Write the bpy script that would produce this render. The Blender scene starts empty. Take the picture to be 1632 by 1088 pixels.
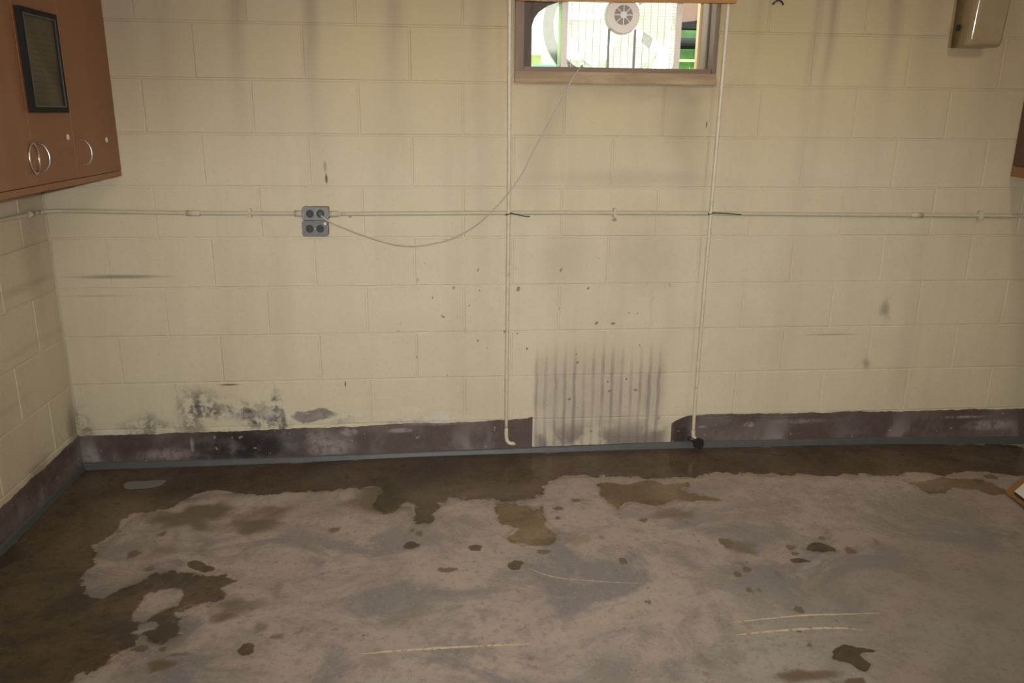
import bpy, bmesh, math, random
from mathutils import Vector, Matrix
from mathutils.geometry import delaunay_2d_cdt
random.seed(7)
S = bpy.context.scene
COL = S.collection
PI = math.pi

# ------------------------------------------------------------------ camera
cam_d = bpy.data.cameras.new('camera'); cam = bpy.data.objects.new('camera', cam_d); COL.objects.link(cam)
cam_d.sensor_width = 36.0; cam_d.lens = 1274.6 / 1632 * 36.0
cam.matrix_world = Matrix(((0.99553, 0.01583, -0.09314, 1.10369), (-0.09392, 0.273, -0.95742, -3.30063),
                           (0.01027, 0.96188, 0.27326, 1.49336), (0, 0, 0, 1)))
cam_d.clip_start = 0.02
S.camera = cam
# ------------------------------------------------------------------ sky, sun, lamps, exposure
w = bpy.data.worlds.new('sky'); S.world = w; w.use_nodes = True
w.node_tree.nodes['Background'].inputs[0].default_value = (0.86, 0.94, 1.0, 1)
w.node_tree.nodes['Background'].inputs[1].default_value = 5.0
def lamp(name, kind, loc, aim, energy, color, **k):
    d = bpy.data.lights.new(name, kind); d.energy = energy; d.color = color
    for a, b in k.items(): setattr(d, a, b)
    o = bpy.data.objects.new(name, d); COL.objects.link(o); o.location = loc
    o.rotation_euler = (Vector(aim) - Vector(loc)).to_track_quat('-Z', 'Y').to_euler()
    return o
lamp('sun', 'SUN', (1.5, -3, 9), (1.5, 1.4, 0.6), 22.0, (1, 0.97, 0.9), angle=0.02)
# the flash beside the lens, a warm ceiling lamp, an added unseen ambient fill
lamp('camera_flash', 'SPOT', (1.15, -3.30, 1.55), (1.55, 0.0, 1.32), 252.0, (0.98, 0.985, 0.96),
     spot_size=math.radians(106), spot_blend=1.0, shadow_soft_size=0.02)
lamp('ceiling_lamp', 'POINT', (3.35, -1.75, 2.30), (3.35, -1.7, 0.0), 17.0, (1.0, 0.92, 0.80), shadow_soft_size=0.07)
lamp('fill_lamp', 'AREA', (1.0, -4.4, 2.36), (1.0, -4.4, 0.0), 48.0, (1.0, 0.95, 0.89), shape='DISK', size=0.5)  # unseen fill added to lift the room's ambient light
S.view_settings.view_transform = 'Standard'; S.view_settings.look = 'None'
S.view_settings.exposure = 0.0; S.view_settings.gamma = 1.0; S.view_settings.use_curve_mapping = False

# ------------------------------------------------------------------ object helpers
def tag(o, label=None, cat=None, group=None, kind=None):
    if label: o['label'] = label
    if cat: o['category'] = cat
    if group: o['group'] = group
    if kind: o['kind'] = kind
    return o
def empty(name, loc=(0, 0, 0), rz=0.0, parent=None):
    o = bpy.data.objects.new(name, None); COL.objects.link(o); o.location = loc; o.rotation_euler = (0, 0, rz)
    o.empty_display_size = 0.05
    if parent: o.parent = parent
    return o
def obj(name, bm, mat, parent=None, loc=None, smooth=False):
    if isinstance(bm, bmesh.types.BMesh):
        me = bpy.data.meshes.new(name)
        bmesh.ops.recalc_face_normals(bm, faces=bm.faces); bm.to_mesh(me); bm.free()
        me.materials.append(mat)
        if smooth:
            for p in me.polygons: p.use_smooth = True
    else: me = bm
    o = bpy.data.objects.new(name, me); COL.objects.link(o)
    if parent: o.parent = parent
    if loc is not None: o.location = loc
    return o
def box(bm, x0, x1, y0, y1, z0, z1, bev=0.0, mx=None):
    r = bmesh.ops.create_cube(bm, size=1.0)
    for v in r['verts']:
        v.co = Vector((x0 + (v.co.x + .5) * (x1 - x0), y0 + (v.co.y + .5) * (y1 - y0), z0 + (v.co.z + .5) * (z1 - z0)))
    vs = r['verts']
    if bev > 0:
        es = list({e for v in vs for e in v.link_edges})
        q = bmesh.ops.bevel(bm, geom=es, offset=bev, segments=2, affect='EDGES', profile=0.6)
        vs = list({v for f in q['faces'] for v in f.verts} | {v for v in vs if v.is_valid})
    if mx is not None:
        for v in vs: v.co = mx @ v.co
    return vs
def B(*a, **k):
    bm = bmesh.new(); box(bm, *a, **k); return bm
def smooth_path(pts, n=6):
    P = [Vector(p) for p in pts]; out = []
    for i in range(len(P) - 1):
        p0 = P[max(i - 1, 0)]; p1 = P[i]; p2 = P[i + 1]; p3 = P[min(i + 2, len(P) - 1)]
        for k in range(n):
            t = k / n
            out.append(0.5 * ((2 * p1) + (p2 - p0) * t + (2 * p0 - 5 * p1 + 4 * p2 - p3) * t * t + (3 * p1 - p0 - 3 * p2 + p3) * t ** 3))
    out.append(P[-1]); return out
def tube(bm, pts, r, seg=10, caps=True, closed=False):
    pts = [Vector(p) for p in pts]; n = len(pts); rings = []; prev = None
    rr = r if isinstance(r, (list, tuple)) else [r] * n
    for i, p in enumerate(pts):
        if closed: t = (pts[(i + 1) % n] - pts[i - 1]).normalized()
        else: t = (pts[min(i + 1, n - 1)] - pts[max(i - 1, 0)]).normalized()
        if prev is None:
            a = Vector((0, 0, 1)) if abs(t.z) < 0.9 else Vector((0, 1, 0))
            u = t.cross(a).normalized()
        else: u = (prev - t * prev.dot(t)).normalized()
        prev = u; v = t.cross(u)
        rings.append([bm.verts.new(p + (u * math.cos(2 * PI * k / seg) + v * math.sin(2 * PI * k / seg)) * rr[i]) for k in range(seg)])
    m = n if closed else n - 1
    for i in range(m):
        a, b = rings[i], rings[(i + 1) % n]
        for k in range(seg): bm.faces.new((a[k], a[(k + 1) % seg], b[(k + 1) % seg], b[k]))
    if caps and not closed: bm.faces.new(rings[0][::-1]); bm.faces.new(rings[-1])
def T(pts, r, **k):
    bm = bmesh.new(); tube(bm, pts, r, **k); return bm
def prism(bm, poly, axis, a, b):
    """extrude a 2-D polygon along an axis: 'x' (y,z), 'y' (x,z), 'z' (x,y)"""
    def P(u, v, w):
        return {'x': (w, u, v), 'y': (u, w, v), 'z': (u, v, w)}[axis]
    A = [bm.verts.new(P(u, v, a)) for u, v in poly]; C = [bm.verts.new(P(u, v, b)) for u, v in poly]
    n = len(poly)
    for i in range(n): bm.faces.new((A[i], A[(i + 1) % n], C[(i + 1) % n], C[i]))
    bm.faces.new(A[::-1]); bm.faces.new(C)
def rrect(w, h, r, n=5):
    o = []
    for cx, cy, a0 in ((w - r, h - r, 0), (-w + r, h - r, 90), (-w + r, -h + r, 180), (w - r, -h + r, 270)):
        for k in range(n + 1):
            a = math.radians(a0 + 90 * k / n); o.append((cx + r * math.cos(a), cy + r * math.sin(a)))
    return o
def frame_ring(bm, outer, inner, axis, a, b):
    n = len(outer)
    def P(u, v, w): return {'x': (w, u, v), 'y': (u, w, v), 'z': (u, v, w)}[axis]
    R = [[bm.verts.new(P(u, v, w)) for u, v in L] for L, w in ((outer, a), (outer, b), (inner, b), (inner, a))]
    for q in range(4):
        A, C = R[q], R[(q + 1) % 4]
        for i in range(n): bm.faces.new((A[i], A[(i + 1) % n], C[(i + 1) % n], C[i]))
def disc(bm, c, r, depth, axis='y', seg=28, r2=None):
    r2 = r if r2 is None else r2
    mats = {'y': Matrix.Rotation(PI / 2, 4, 'X'), 'x': Matrix.Rotation(PI / 2, 4, 'Y'), 'z': Matrix()}
    bmesh.ops.create_cone(bm, cap_ends=True, segments=seg, radius1=r, radius2=r2, depth=depth, matrix=Matrix.Translation(c) @ mats[axis])

# ------------------------------------------------------------------ node helpers
class NT:
    def __init__(s, name, rough=0.6, spec=0.5):
        s.m = bpy.data.materials.new(name); s.m.use_nodes = True; s.t = s.m.node_tree; s.b = s.t.nodes['Principled BSDF']
        s.set('Roughness', rough); s.set('Specular IOR Level', spec)
        s._pos = None
    def n(s, typ, **k):
        x = s.t.nodes.new(typ)
        for a, b in k.items(): setattr(x, a, b)
        return x
    def link(s, a, sock):
        if hasattr(a, 'is_output'): s.t.links.new(a, sock)
        elif isinstance(a, (tuple, list)) and len(a) == 3 and sock.type == 'RGBA': sock.default_value = (*a, 1)
        else: sock.default_value = a
    def set(s, inp, v): s.link(v, s.b.inputs[inp])
    @property
    def pos(s):
        if s._pos is None: s._pos = s.n('ShaderNodeNewGeometry').outputs['Position']
        return s._pos
    def objpos(s): return s.n('ShaderNodeTexCoord').outputs['Object']
    def math(s, op, a, b=0.0, c=None, clamp=False):
        x = s.n('ShaderNodeMath', operation=op, use_clamp=clamp); s.link(a, x.inputs[0]); s.link(b, x.inputs[1])
        if c is not None: s.link(c, x.inputs[2])
        return x.outputs[0]
    def noise(s, scale, detail=4, rough=0.55, vec=None, stretch=None, out='Fac', dist=0.0):
        x = s.n('ShaderNodeTexNoise'); x.inputs['Scale'].default_value = scale; x.inputs['Detail'].default_value = detail
        x.inputs['Roughness'].default_value = rough; x.inputs['Distortion'].default_value = dist
        v = s.pos if vec is None else vec
        if stretch: v = s.vmath('MULTIPLY', v, stretch)
        s.t.links.new(v, x.inputs['Vector']); return x.outputs[out]
    def vmath(s, op, a, b, c=None):
        x = s.n('ShaderNodeVectorMath', operation=op); s.link(a, x.inputs[0]); s.link(b, x.inputs[1])
        if c is not None: s.link(c, x.inputs[2])
        return x.outputs['Value'] if op in ('LENGTH', 'DISTANCE', 'DOT_PRODUCT') else x.outputs['Vector']
    def map(s, v, a, b, c=0.0, d=1.0, smooth=True):
        x = s.n('ShaderNodeMapRange', interpolation_type='SMOOTHSTEP' if smooth else 'LINEAR')
        s.link(v, x.inputs[0])
        if a > b: a, b, c, d = b, a, d, c
        for i, q in ((1, a), (2, b), (3, c), (4, d)): s.link(q, x.inputs[i])
        return x.outputs[0]
    def mix(s, f, a, b, blend='MIX'):
        x = s.n('ShaderNodeMix', data_type='RGBA', blend_type=blend)
        s.link(f, x.inputs[0]); s.link(a, x.inputs[6]); s.link(b, x.inputs[7]); return x.outputs[2]
    def ramp(s, v, stops, interp='LINEAR'):
        x = s.n('ShaderNodeValToRGB'); x.color_ramp.interpolation = interp; e = x.color_ramp.elements
        while len(e) > 1: e.remove(e[0])
        for i, (p, c) in enumerate(stops):
            el = e[0] if i == 0 else e.new(p)
            el.position = p; el.color = (c, c, c, 1) if not isinstance(c, tuple) else (*c, 1)
        s.link(v, x.inputs[0]); return x.outputs[0]
    def sep(s, v):
        x = s.n('ShaderNodeSeparateXYZ'); s.link(v, x.inputs[0]); return x.outputs
    def comb(s, a, b, c):
        x = s.n('ShaderNodeCombineXYZ'); s.link(a, x.inputs[0]); s.link(b, x.inputs[1]); s.link(c, x.inputs[2]); return x.outputs[0]
    def bump(s, hgt, strength=0.3, dist=0.002):
        x = s.n('ShaderNodeBump'); x.inputs['Strength'].default_value = strength; x.inputs['Distance'].default_value = dist
        s.link(hgt, x.inputs['Height']); s.t.links.new(x.outputs[0], s.b.inputs['Normal'])
    def ell(s, p, cx, cz, rx, rz, soft=0.4, k=1.0):
        """soft ellipse in a flat (u, v, 0) position"""
        q = s.vmath('MULTIPLY_ADD', p, (1 / rx, 1 / rz, 0), (-cx / rx, -cz / rz, 0))
        return s.map(s.vmath('LENGTH', q, (0, 0, 0)), 1 - soft, 1 + soft, k, 0.0)
    def addall(s, L):
        a = L[0]
        for b in L[1:]: a = s.math('ADD', a, b)
        return s.math('MINIMUM', a, 1.0)
def simple(name, col, rough=0.5, metal=0.0, var=0.15, scale=30, spec=0.5, bump=0.0):
    N = NT(name, rough, spec); f = N.noise(scale, 3, vec=N.objpos())
    dark = tuple(c * (1 - var) for c in col); lite = tuple(min(1, c * (1 + var)) for c in col)
    N.set('Base Color', N.mix(f, dark, lite)); N.set('Metallic', metal)
    if bump: N.bump(f, bump, 0.001)
    return N.m
HX= [-0.5, -0.41, 0.2, 0.5, 0.98, 1.3, 1.67, 2.2, 2.4, 3.1, 3.89, 4.2]
HZ= [0.012, 0.014, 0.018, 0.021, 0.032, 0.034, 0.035, 0.036, 0.034, 0.028, 0.006, 0.004]
MAIN = [(3.875, -0.054), (3.661, -0.333), (3.388, -0.336), (3.189, -0.333), (3.012, -0.349), (2.921, -0.326), (2.819, -0.323), (2.665, -0.324), (2.469, -0.31), (2.376, -0.287), (2.279, -0.276), (2.211, -0.297), (2.115, -0.32), (1.972, -0.303), (1.928, -0.294), (1.735, -0.273), (1.6, -0.269), (1.544, -0.312), (1.5, -0.433), (1.433, -0.465), (1.348, -0.453), (1.242, -0.45), (1.157, -0.405), (1.101, -0.485), (1.064, -0.629), (1.019, -0.597), (0.991, -0.485), (0.957, -0.482), (0.914, -0.532), (0.855, -0.459), (0.856, -0.302), (0.781, -0.304), (0.635, -0.298), (0.36, -0.297), (0.177, -0.28), (0.117, -0.334), (0.037, -0.406), (-0.058, -0.472), (-0.059, -0.538), (-0.07, -0.623), (-0.098, -0.651), (-0.078, -0.761), (-0.062, -0.858), (-0.043, -0.94), (0.039, -0.988), (0.107, -0.942), (0.168, -0.867), (0.223, -0.857), (0.298, -0.887), (0.353, -0.896), (0.361, -0.87), (0.411, -0.886), (0.437, -0.918), (0.426, -0.95), (0.401, -0.969), (0.431, -1.02), (0.399, -1.044), (0.344, -1.052), (0.302, -1.094), (0.333, -1.131), (0.35, -1.19), (0.328, -1.226), (0.284, -1.231), (0.236, -1.2), (0.218, -1.261), (0.184, -1.307), (0.149, -1.343), (0.114, -1.36), (0.106, -1.396), (0.07, -1.482), (-0.121, -1.466), (-0.399, -0.943), (-0.4, -0.712), (-0.401, -0.388), (-0.4, -0.031), (-0.105, -0.012), (0.224, -0.015), (0.505, -0.019), (0.98, -0.011), (1.308, -0.014), (1.667, -0.014), (1.884, -0.017), (2.206, -0.009), (2.394, -0.014), (3.107, -0.013)]
HOLE1 = [(0.188, -0.994), (0.244, -0.972), (0.27, -0.988), (0.277, -1.056), (0.249, -1.079), (0.219, -1.111), (0.176, -1.098), (0.173, -1.053)]
HOLE2 = [(0.21, -1.157), (0.235, -1.135), (0.247, -1.154), (0.228, -1.176)]
PA = [(0.246, -0.801), (0.271, -0.788), (0.305, -0.815), (0.348, -0.861), (0.321, -0.866), (0.267, -0.838)]
PB = [(1.75, -0.345), (1.813, -0.333), (1.872, -0.361), (1.959, -0.332), (2.032, -0.355), (2.125, -0.357), (2.125, -0.397), (2.084, -0.428), (2.151, -0.478), (2.235, -0.532), (2.18, -0.545), (2.107, -0.534), (2.038, -0.513), (1.977, -0.55), (1.924, -0.561), (1.847, -0.519), (1.785, -0.576), (1.754, -0.522), (1.744, -0.452)]
PC = [(3.049, -0.391), (3.154, -0.358), (3.295, -0.36), (3.396, -0.38), (3.443, -0.464), (3.419, -0.504), (3.343, -0.526), (3.285, -0.479), (3.23, -0.449), (3.147, -0.499), (3.085, -0.503), (3.067, -0.462)]
PD = [(2.217, -1.447), (2.26, -1.417), (2.297, -1.43), (2.343, -1.447), (2.287, -1.462), (2.298, -1.505), (2.263, -1.529), (2.24, -1.496), (2.203, -1.475)]
PE = [(2.394, -0.884), (2.44, -0.861), (2.481, -0.881), (2.494, -0.915), (2.473, -0.935), (2.397, -0.926), (2.37, -0.912)]
PF = [(2.298, -0.96), (2.339, -0.955), (2.391, -0.978), (2.355, -0.991), (2.301, -0.988)]
PG = [(1.335, -0.921), (1.355, -0.891), (1.381, -0.905), (1.385, -0.929), (1.361, -0.957), (1.339, -0.948)]
PH = [(0.522, -1.291), (0.536, -1.265), (0.564, -1.268), (0.565, -1.287), (0.556, -1.319), (0.532, -1.311)]
PQ = [(0.974, -0.773), (1.0, -0.745), (1.044, -0.762), (1.038, -0.787), (0.991, -0.799)]
PJ = [(1.196, -0.8), (1.221, -0.786), (1.246, -0.801), (1.24, -0.825), (1.208, -0.826)]
PK = [(1.322, -0.472), (1.43, -0.497), (1.461, -0.545), (1.494, -0.517), (1.492, -0.637), (1.531, -0.728), (1.489, -0.799), (1.39, -0.8), (1.337, -0.744), (1.38, -0.679), (1.32, -0.623)]
GREY = [(-0.182, -0.175), (-0.177, -0.147), (-0.099, -0.147), (-0.028, -0.142), (-0.029, -0.188), (-0.065, -0.214), (-0.124, -0.22), (-0.164, -0.211)]
SPOTS= [(1.123, -0.937, 0.034, 0.015, 0.7), (1.461, -0.851, 0.027, 0.016, 0.6), (1.722, -0.932, 0.013, 0.02, 0.8), (1.748, -1.168, 0.014, 0.014, 0.6), (1.59, -0.781, 0.056, 0.044, 0.35), (2.116, -0.84, 0.023, 0.027, 0.8), (2.165, -0.882, 0.055, 0.043, 0.45), (2.334, -0.889, 0.018, 0.017, 0.7), (2.332, -0.93, 0.015, 0.013, 0.7), (2.474, -0.833, 0.012, 0.013, 0.9), (2.537, -0.922, 0.02, 0.022, 0.6), (2.125, -1.014, 0.015, 0.016, 0.8), (2.085, -1.041, 0.012, 0.015, 0.8), (2.089, -1.131, 0.01, 0.014, 0.7), (2.205, -1.243, 0.014, 0.017, 0.7), (2.663, -0.87, 0.011, 0.019, 0.4), (1.559, -0.543, 0.019, 0.015, 0.7), (1.545, -0.617, 0.012, 0.014, 0.7), (1.861, -0.661, 0.017, 0.014, 0.7), (1.638, -0.481, 0.022, 0.016, 0.6), (1.028, -0.69, 0.011, 0.018, 0.7), (1.002, -0.666, 0.009, 0.013, 0.7), (0.249, -1.256, 0.018, 0.012, 0.8), (0.312, -1.264, 0.009, 0.009, 0.8), (0.045, -0.731, 0.02, 0.027, 0.8), (0.132, -0.83, 0.015, 0.017, 0.6), (0.1, -0.598, 0.013, 0.015, 0.7), (0.719, -0.629, 0.021, 0.018, 0.6), (0.326, -1.335, 0.038, 0.025, 0.55), (0.372, -1.291, 0.035, 0.009, 0.45), (0.48, -1.081, 0.058, 0.047, 0.4), (0.436, -1.131, 0.041, 0.026, 0.3), (0.568, -1.19, 0.022, 0.027, 0.45), (0.628, -1.237, 0.022, 0.015, 0.5), (0.704, -1.358, 0.014, 0.016, 0.3), (0.585, -0.98, 0.016, 0.078, 0.2), (2.083, -1.53, 0.086, 0.023, 0.55), (2.22, -1.565, 0.028, 0.016, 0.7), (1.987, -0.617, 0.086, 0.045, 0.45), (0.159, -0.481, 0.119, 0.072, 0.55), (0.236, -0.423, 0.096, 0.054, 0.5), (0.441, -0.507, 0.096, 0.108, 0.42), (0.352, -0.571, 0.139, 0.048, 0.35), (0.856, -0.401, 0.112, 0.115, 0.5), (0.145, -0.727, 0.056, 0.044, 0.3), (0.003, -0.853, 0.062, 0.089, -0.25), (2.22, -1.048, 0.009, 0.03, 0.3), (2.121, -1.133, 0.006, 0.011, 0.5), (2.16, -1.344, 0.007, 0.009, 0.6), (2.16, -1.409, 0.007, 0.009, 0.6), (0.877, -1.26, 0.006, 0.006, 0.7), (0.612, -0.841, 0.006, 0.012, 0.4), (3.037, -0.589, 0.077, 0.036, 0.2), (3.461, -0.368, 0.028, 0.022, 0.6), (3.379, -0.404, 0.022, 0.022, 0.6), (1.518, -1.307, 0.11, 0.083, 0.12), (0.984, -1.203, 0.112, 0.088, 0.15), (2.382, -1.116, 0.251, 0.112, 0.16), (2.762, -1.029, 0.152, 0.207, 0.14), (1.5, -1.067, 0.121, 0.084, 0.14), (0.786, -1.087, 0.118, 0.128, 0.12), (1.824, -1.468, 0.14, 0.064, 0.14), (1.303, -1.426, 0.156, 0.074, 0.12), (1.99, -1.315, 0.094, 0.104, 0.12)]
SCR= [[(0.875, -1.341), (0.954, -1.338), (1.096, -1.336), (1.23, -1.337), (1.356, -1.339)], [(1.97, -1.29), (2.102, -1.279), (2.224, -1.273), (2.322, -1.276), (2.443, -1.278)], [(1.962, -1.348), (2.076, -1.34), (2.194, -1.337), (2.289, -1.341), (2.351, -1.354)], [(1.391, -0.948), (1.449, -0.994), (1.507, -1.021), (1.627, -1.048), (1.747, -1.069)]]
CRK= [(1.541, -1.508), (1.624, -1.413), (1.711, -1.322)]
# ------------------------------------------------------------------ painted block wall
def wall_material(name, side):
    N = NT(name, 0.62, 0.35)
    X, Y, Z = N.sep(N.pos)
    U = X if side == 'back' else Y
    wob = N.noise(9, 3, out='Color')
    flat = N.comb(U, Z, 0.0)
    p = N.vmath('MULTIPLY_ADD', N.vmath('SUBTRACT', wob, (0.5, 0.5, 0.5)), (0.10, 0.10, 0), flat)
    fine = N.noise(55, 5, 0.65); mid = N.noise(6, 4); big = N.noise(1.7, 3); vst = N.noise(2.2, 4, stretch=(3.2, 3.2, 0.35))
    # cream paint: pinker and greyer with height where years of smoke settled
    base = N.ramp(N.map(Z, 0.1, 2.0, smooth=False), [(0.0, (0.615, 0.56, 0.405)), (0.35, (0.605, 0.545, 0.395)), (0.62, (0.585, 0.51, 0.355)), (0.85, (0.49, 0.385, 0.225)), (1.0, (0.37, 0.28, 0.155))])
    col = N.mix(N.math('MULTIPLY', N.map(mid, 0.35, 0.7), 0.16), base, (0.47, 0.40, 0.24))
    col = N.mix(N.math('MULTIPLY', N.map(big, 0.4, 0.65), 0.16), col, (0.56, 0.44, 0.32))
    col = N.mix(N.math('MULTIPLY', N.map(vst, 0.42, 0.72), 0.20), col, (0.40, 0.33, 0.23))
    soot = (0.10, 0.085, 0.075)
    if side == 'back':
        # smoke streaks running down from the ceiling
        def pos01(x): return (x + 0.5) / 4.5
        st = []
        for x, wd, k in ((-0.05, 0.07, 0.45), (0.10, 0.05, 0.42), (0.371, 0.055, 0.8), (0.648, 0.05, 0.85), (0.958, 0.05, 0.55), (1.30, 0.06, 0.35), (2.40, 0.03, 0.3), (2.635, 0.025, 0.5), (2.70, 0.03, 0.75), (2.97, 0.05, 0.6), (3.12, 0.09, 0.38), (3.42, 0.12, 0.5), (3.75, 0.1, 0.5)):
            st += [(pos01(x - wd), 0.05), (pos01(x), k), (pos01(x + wd), 0.05)]
        st.sort()
        wv = N.math('MULTIPLY_ADD', N.noise(1.6, 2), 0.08, -0.04)
        sx = N.math('MULTIPLY_ADD', N.math('ADD', X, wv), 1 / 4.5, 0.5 / 4.5)
        streak = N.math('MAXIMUM', N.ramp(sx, st[:18] + [(st[18][0], 0.0)], 'EASE'), N.ramp(sx, [(st[17][0], 0.0)] + st[18:], 'EASE'))
        zr = N.ramp(N.map(Z, 1.1, 2.1, smooth=False), [(0.0, 0.0), (0.25, 0.09), (0.5, 0.22), (0.68, 0.5), (0.85, 0.85), (1.0, 1.0)])
        sk = N.math('MULTIPLY', N.math('MULTIPLY', streak, zr), N.map(mid, 0.1, 0.6, 0.65, 1.0))
        col = N.mix(N.math('MULTIPLY', sk, 0.95), col, (0.15, 0.105, 0.08))
        # brown smoke film towards the right-hand corner
        col = N.mix(N.math('MULTIPLY', N.map(X, 2.7, 3.7), N.map(Z, 0.6, 1.8, 0.03, 0.48)), col, (0.30, 0.22, 0.125))
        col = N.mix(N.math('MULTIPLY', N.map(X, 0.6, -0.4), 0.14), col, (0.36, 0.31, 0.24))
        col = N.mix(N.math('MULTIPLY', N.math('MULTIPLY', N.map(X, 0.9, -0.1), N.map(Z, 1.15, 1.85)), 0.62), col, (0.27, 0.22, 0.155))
        # dirt below the window: dark band and the paler rectangle inside it
        d = N.addall([N.ell(flat, 1.90, 1.245, 0.30, 0.03, 0.7, 0.20), N.ell(p, 1.93, 1.60, 0.36, 0.05, 0.6, 0.28), N.ell(p, 2.09, 1.50, 0.08, 0.13, 0.7, 0.25), N.ell(p, 1.52, 1.30, 0.06, 0.16, 0.8, 0.2),
                      N.ell(p, 2.15, 1.36, 0.06, 0.2, 0.8, 0.2), N.ell(p, 1.58, 1.50, 0.05, 0.12, 0.7, 0.18), N.ell(p, 1.64, 0.90, 0.10, 0.12, 0.8, 0.16), N.ell(p, 2.0, 0.92, 0.10, 0.15, 0.8, 0.20), N.ell(p, 1.3, 1.3, 0.04, 0.6, 0.8, 0.12)])
        col = N.mix(d, col, (0.25, 0.19, 0.12))
        # soot bars left by a heater grille
        gx, gz = N.sep(N.vmath('MULTIPLY_ADD', N.vmath('SUBTRACT', wob, (0.5, 0.5, 0.5)), (0.015, 0.06, 0), flat))[:2]
        bars = N.map(N.math('SINE', N.math('MULTIPLY', gx, 2 * PI / 0.0423)), 0.05, 0.95)
        env = N.math('MULTIPLY', N.math('MULTIPLY', N.map(gx, 1.515, 1.54), N.map(gx, 2.13, 2.09)), N.map(gz, 0.58, 0.36))
        haze = N.math('MULTIPLY', env, N.map(mid, 0.25, 0.6, 0.35, 0.72))
        col = N.mix(N.math('MULTIPLY', haze, 0.75), col, (0.36, 0.31, 0.27))
        col = N.mix(N.math('MULTIPLY', N.math('MULTIPLY', N.math('MULTIPLY', env, bars), N.map(N.noise(11, 3, stretch=(1, 1, 0.25)), 0.3, 0.62, 0.25, 1.0)), N.map(mid, 0.2, 0.65, 0.40, 0.62)), col, (0.185, 0.155, 0.145))
        low = N.math('MULTIPLY', N.math('MULTIPLY', N.map(gz, 0.20, 0.09), N.math('MULTIPLY', N.map(gx, 1.52, 1.56), N.map(gx, 2.17, 2.10))), N.map(mid, 0.4, 0.55))
        col = N.mix(N.math('MULTIPLY', low, 0.75), col, (0.15, 0.12, 0.115))
        # black mould above the base band, peeled paint, efflorescence
        sp = N.map(N.noise(15, 5, 0.7), 0.40, 0.56)
        mo = N.addall([N.ell(p, 0.085, 0.285, 0.075, 0.075, 0.5, 0.85), N.ell(p, 0.22, 0.27, 0.12, 0.05, 0.6, 0.6), N.ell(p, 0.33, 0.265, 0.10, 0.04, 0.6, 0.5), N.ell(p, 0.425, 0.25, 0.022, 0.085, 0.5, 1.0), N.ell(p, 0.37, 0.205, 0.09, 0.03, 0.5, 0.9),
                       N.ell(p, -0.13, 0.20, 0.10, 0.045, 0.6, 0.7), N.ell(p, 0.04, 0.185, 0.06, 0.03, 0.6, 0.6), N.ell(p, -0.385, 0.22, 0.03, 0.08, 0.6, 0.6), N.ell(p, 0.70, 0.205, 0.05, 0.02, 0.6, 0.4), N.ell(p, 1.0, 0.20, 0.12, 0.015, 0.6, 0.35)])
        col = N.mix(N.math('MULTIPLY', mo, sp), col, (0.11, 0.095, 0.085))
        pe = N.ell(p, 0.575, 0.232, 0.088, 0.028, 0.18, 1.0)
        col = N.mix(N.math('MULTIPLY', pe, N.map(fine, 0.3, 0.5, 0.6, 0.95)), col, (0.20, 0.175, 0.165))
        ef = N.addall([N.ell(p, 0.93, 0.245, 0.12, 0.012, 0.8, 0.5), N.ell(p, 1.12, 0.205, 0.12, 0.016, 0.8, 0.7), N.ell(p, 0.72, 0.22, 0.12, 0.015, 0.8, 0.5), N.ell(p, -0.25, 0.185, 0.07, 0.018, 0.7, 0.7), N.ell(p, 0.30, 0.235, 0.16, 0.05, 0.8, 0.4)])
        col = N.mix(N.math('MULTIPLY', ef, N.map(N.noise(22, 4), 0.35, 0.6)), col, (0.66, 0.62, 0.54))
        # short scuffs and dashes
        sc = N.addall([N.ell(flat, 0.674, 1.238, 0.005, 0.018, 0.5, 0.9), N.ell(flat, 0.671, 1.285, 0.006, 0.022, 0.6, 0.4), N.ell(flat, 0.709, 0.373, 0.003, 0.012, 0.5, 0.9), N.ell(flat, 2.215, 1.46, 0.003, 0.012, 0.5, 0.8), N.ell(flat, 2.265, 1.01, 0.006, 0.014, 0.5, 0.7), N.ell(flat, -0.17, 0.848, 0.15, 0.007, 0.8, 0.55), N.ell(flat, 0.225, 0.381, 0.035, 0.004, 0.6, 0.8), N.ell(flat, -0.26, 0.77, 0.1, 0.004, 0.8, 0.25),
                       N.ell(p, 3.095, 0.675, 0.022, 0.04, 0.7, 0.45), N.ell(p, 3.045, 0.425, 0.022, 0.025, 0.7, 0.4), N.ell(flat, 2.86, 0.56, 0.10, 0.004, 0.8, 0.35), N.ell(flat, 0.76, 1.089, 0.007, 0.006, 0.5, 0.6), N.ell(flat, 1.85, 1.073, 0.01, 0.007, 0.6, 0.6), N.ell(flat, -0.155, 1.32, 0.003, 0.02, 0.5, 0.6)])
        col = N.mix(sc, col, (0.07, 0.055, 0.06))
        pk = N.math('MULTIPLY', N.map(N.noise(26, 1), 0.715, 0.735), N.math('MULTIPLY', N.map(X, 0.8, 1.2), N.map(X, 2.3, 1.9)))
        col = N.mix(N.math('MULTIPLY', N.math('MULTIPLY', pk, N.map(Z, 1.0, 0.8)), 0.75), col, (0.16, 0.12, 0.08))
    else:
        d = N.addall([N.ell(flat, -0.30, 0.86, 0.35, 0.016, 0.8, 0.22), N.ell(flat, -0.25, 0.64, 0.30, 0.012, 0.8, 0.14), N.ell(flat, -0.55, 0.47, 0.2, 0.012, 0.8, 0.14), N.ell(p, -0.03, 0.22, 0.05, 0.09, 0.7, 0.65), N.ell(p, -0.36, 0.19, 0.08, 0.03, 0.6, 0.5), N.ell(p, -0.14, 1.0, 0.07, 0.25, 0.8, 0.25)])
        col = N.mix(d, col, (0.15, 0.12, 0.09))
        col = N.mix(0.12, col, (0.42, 0.34, 0.28))
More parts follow.
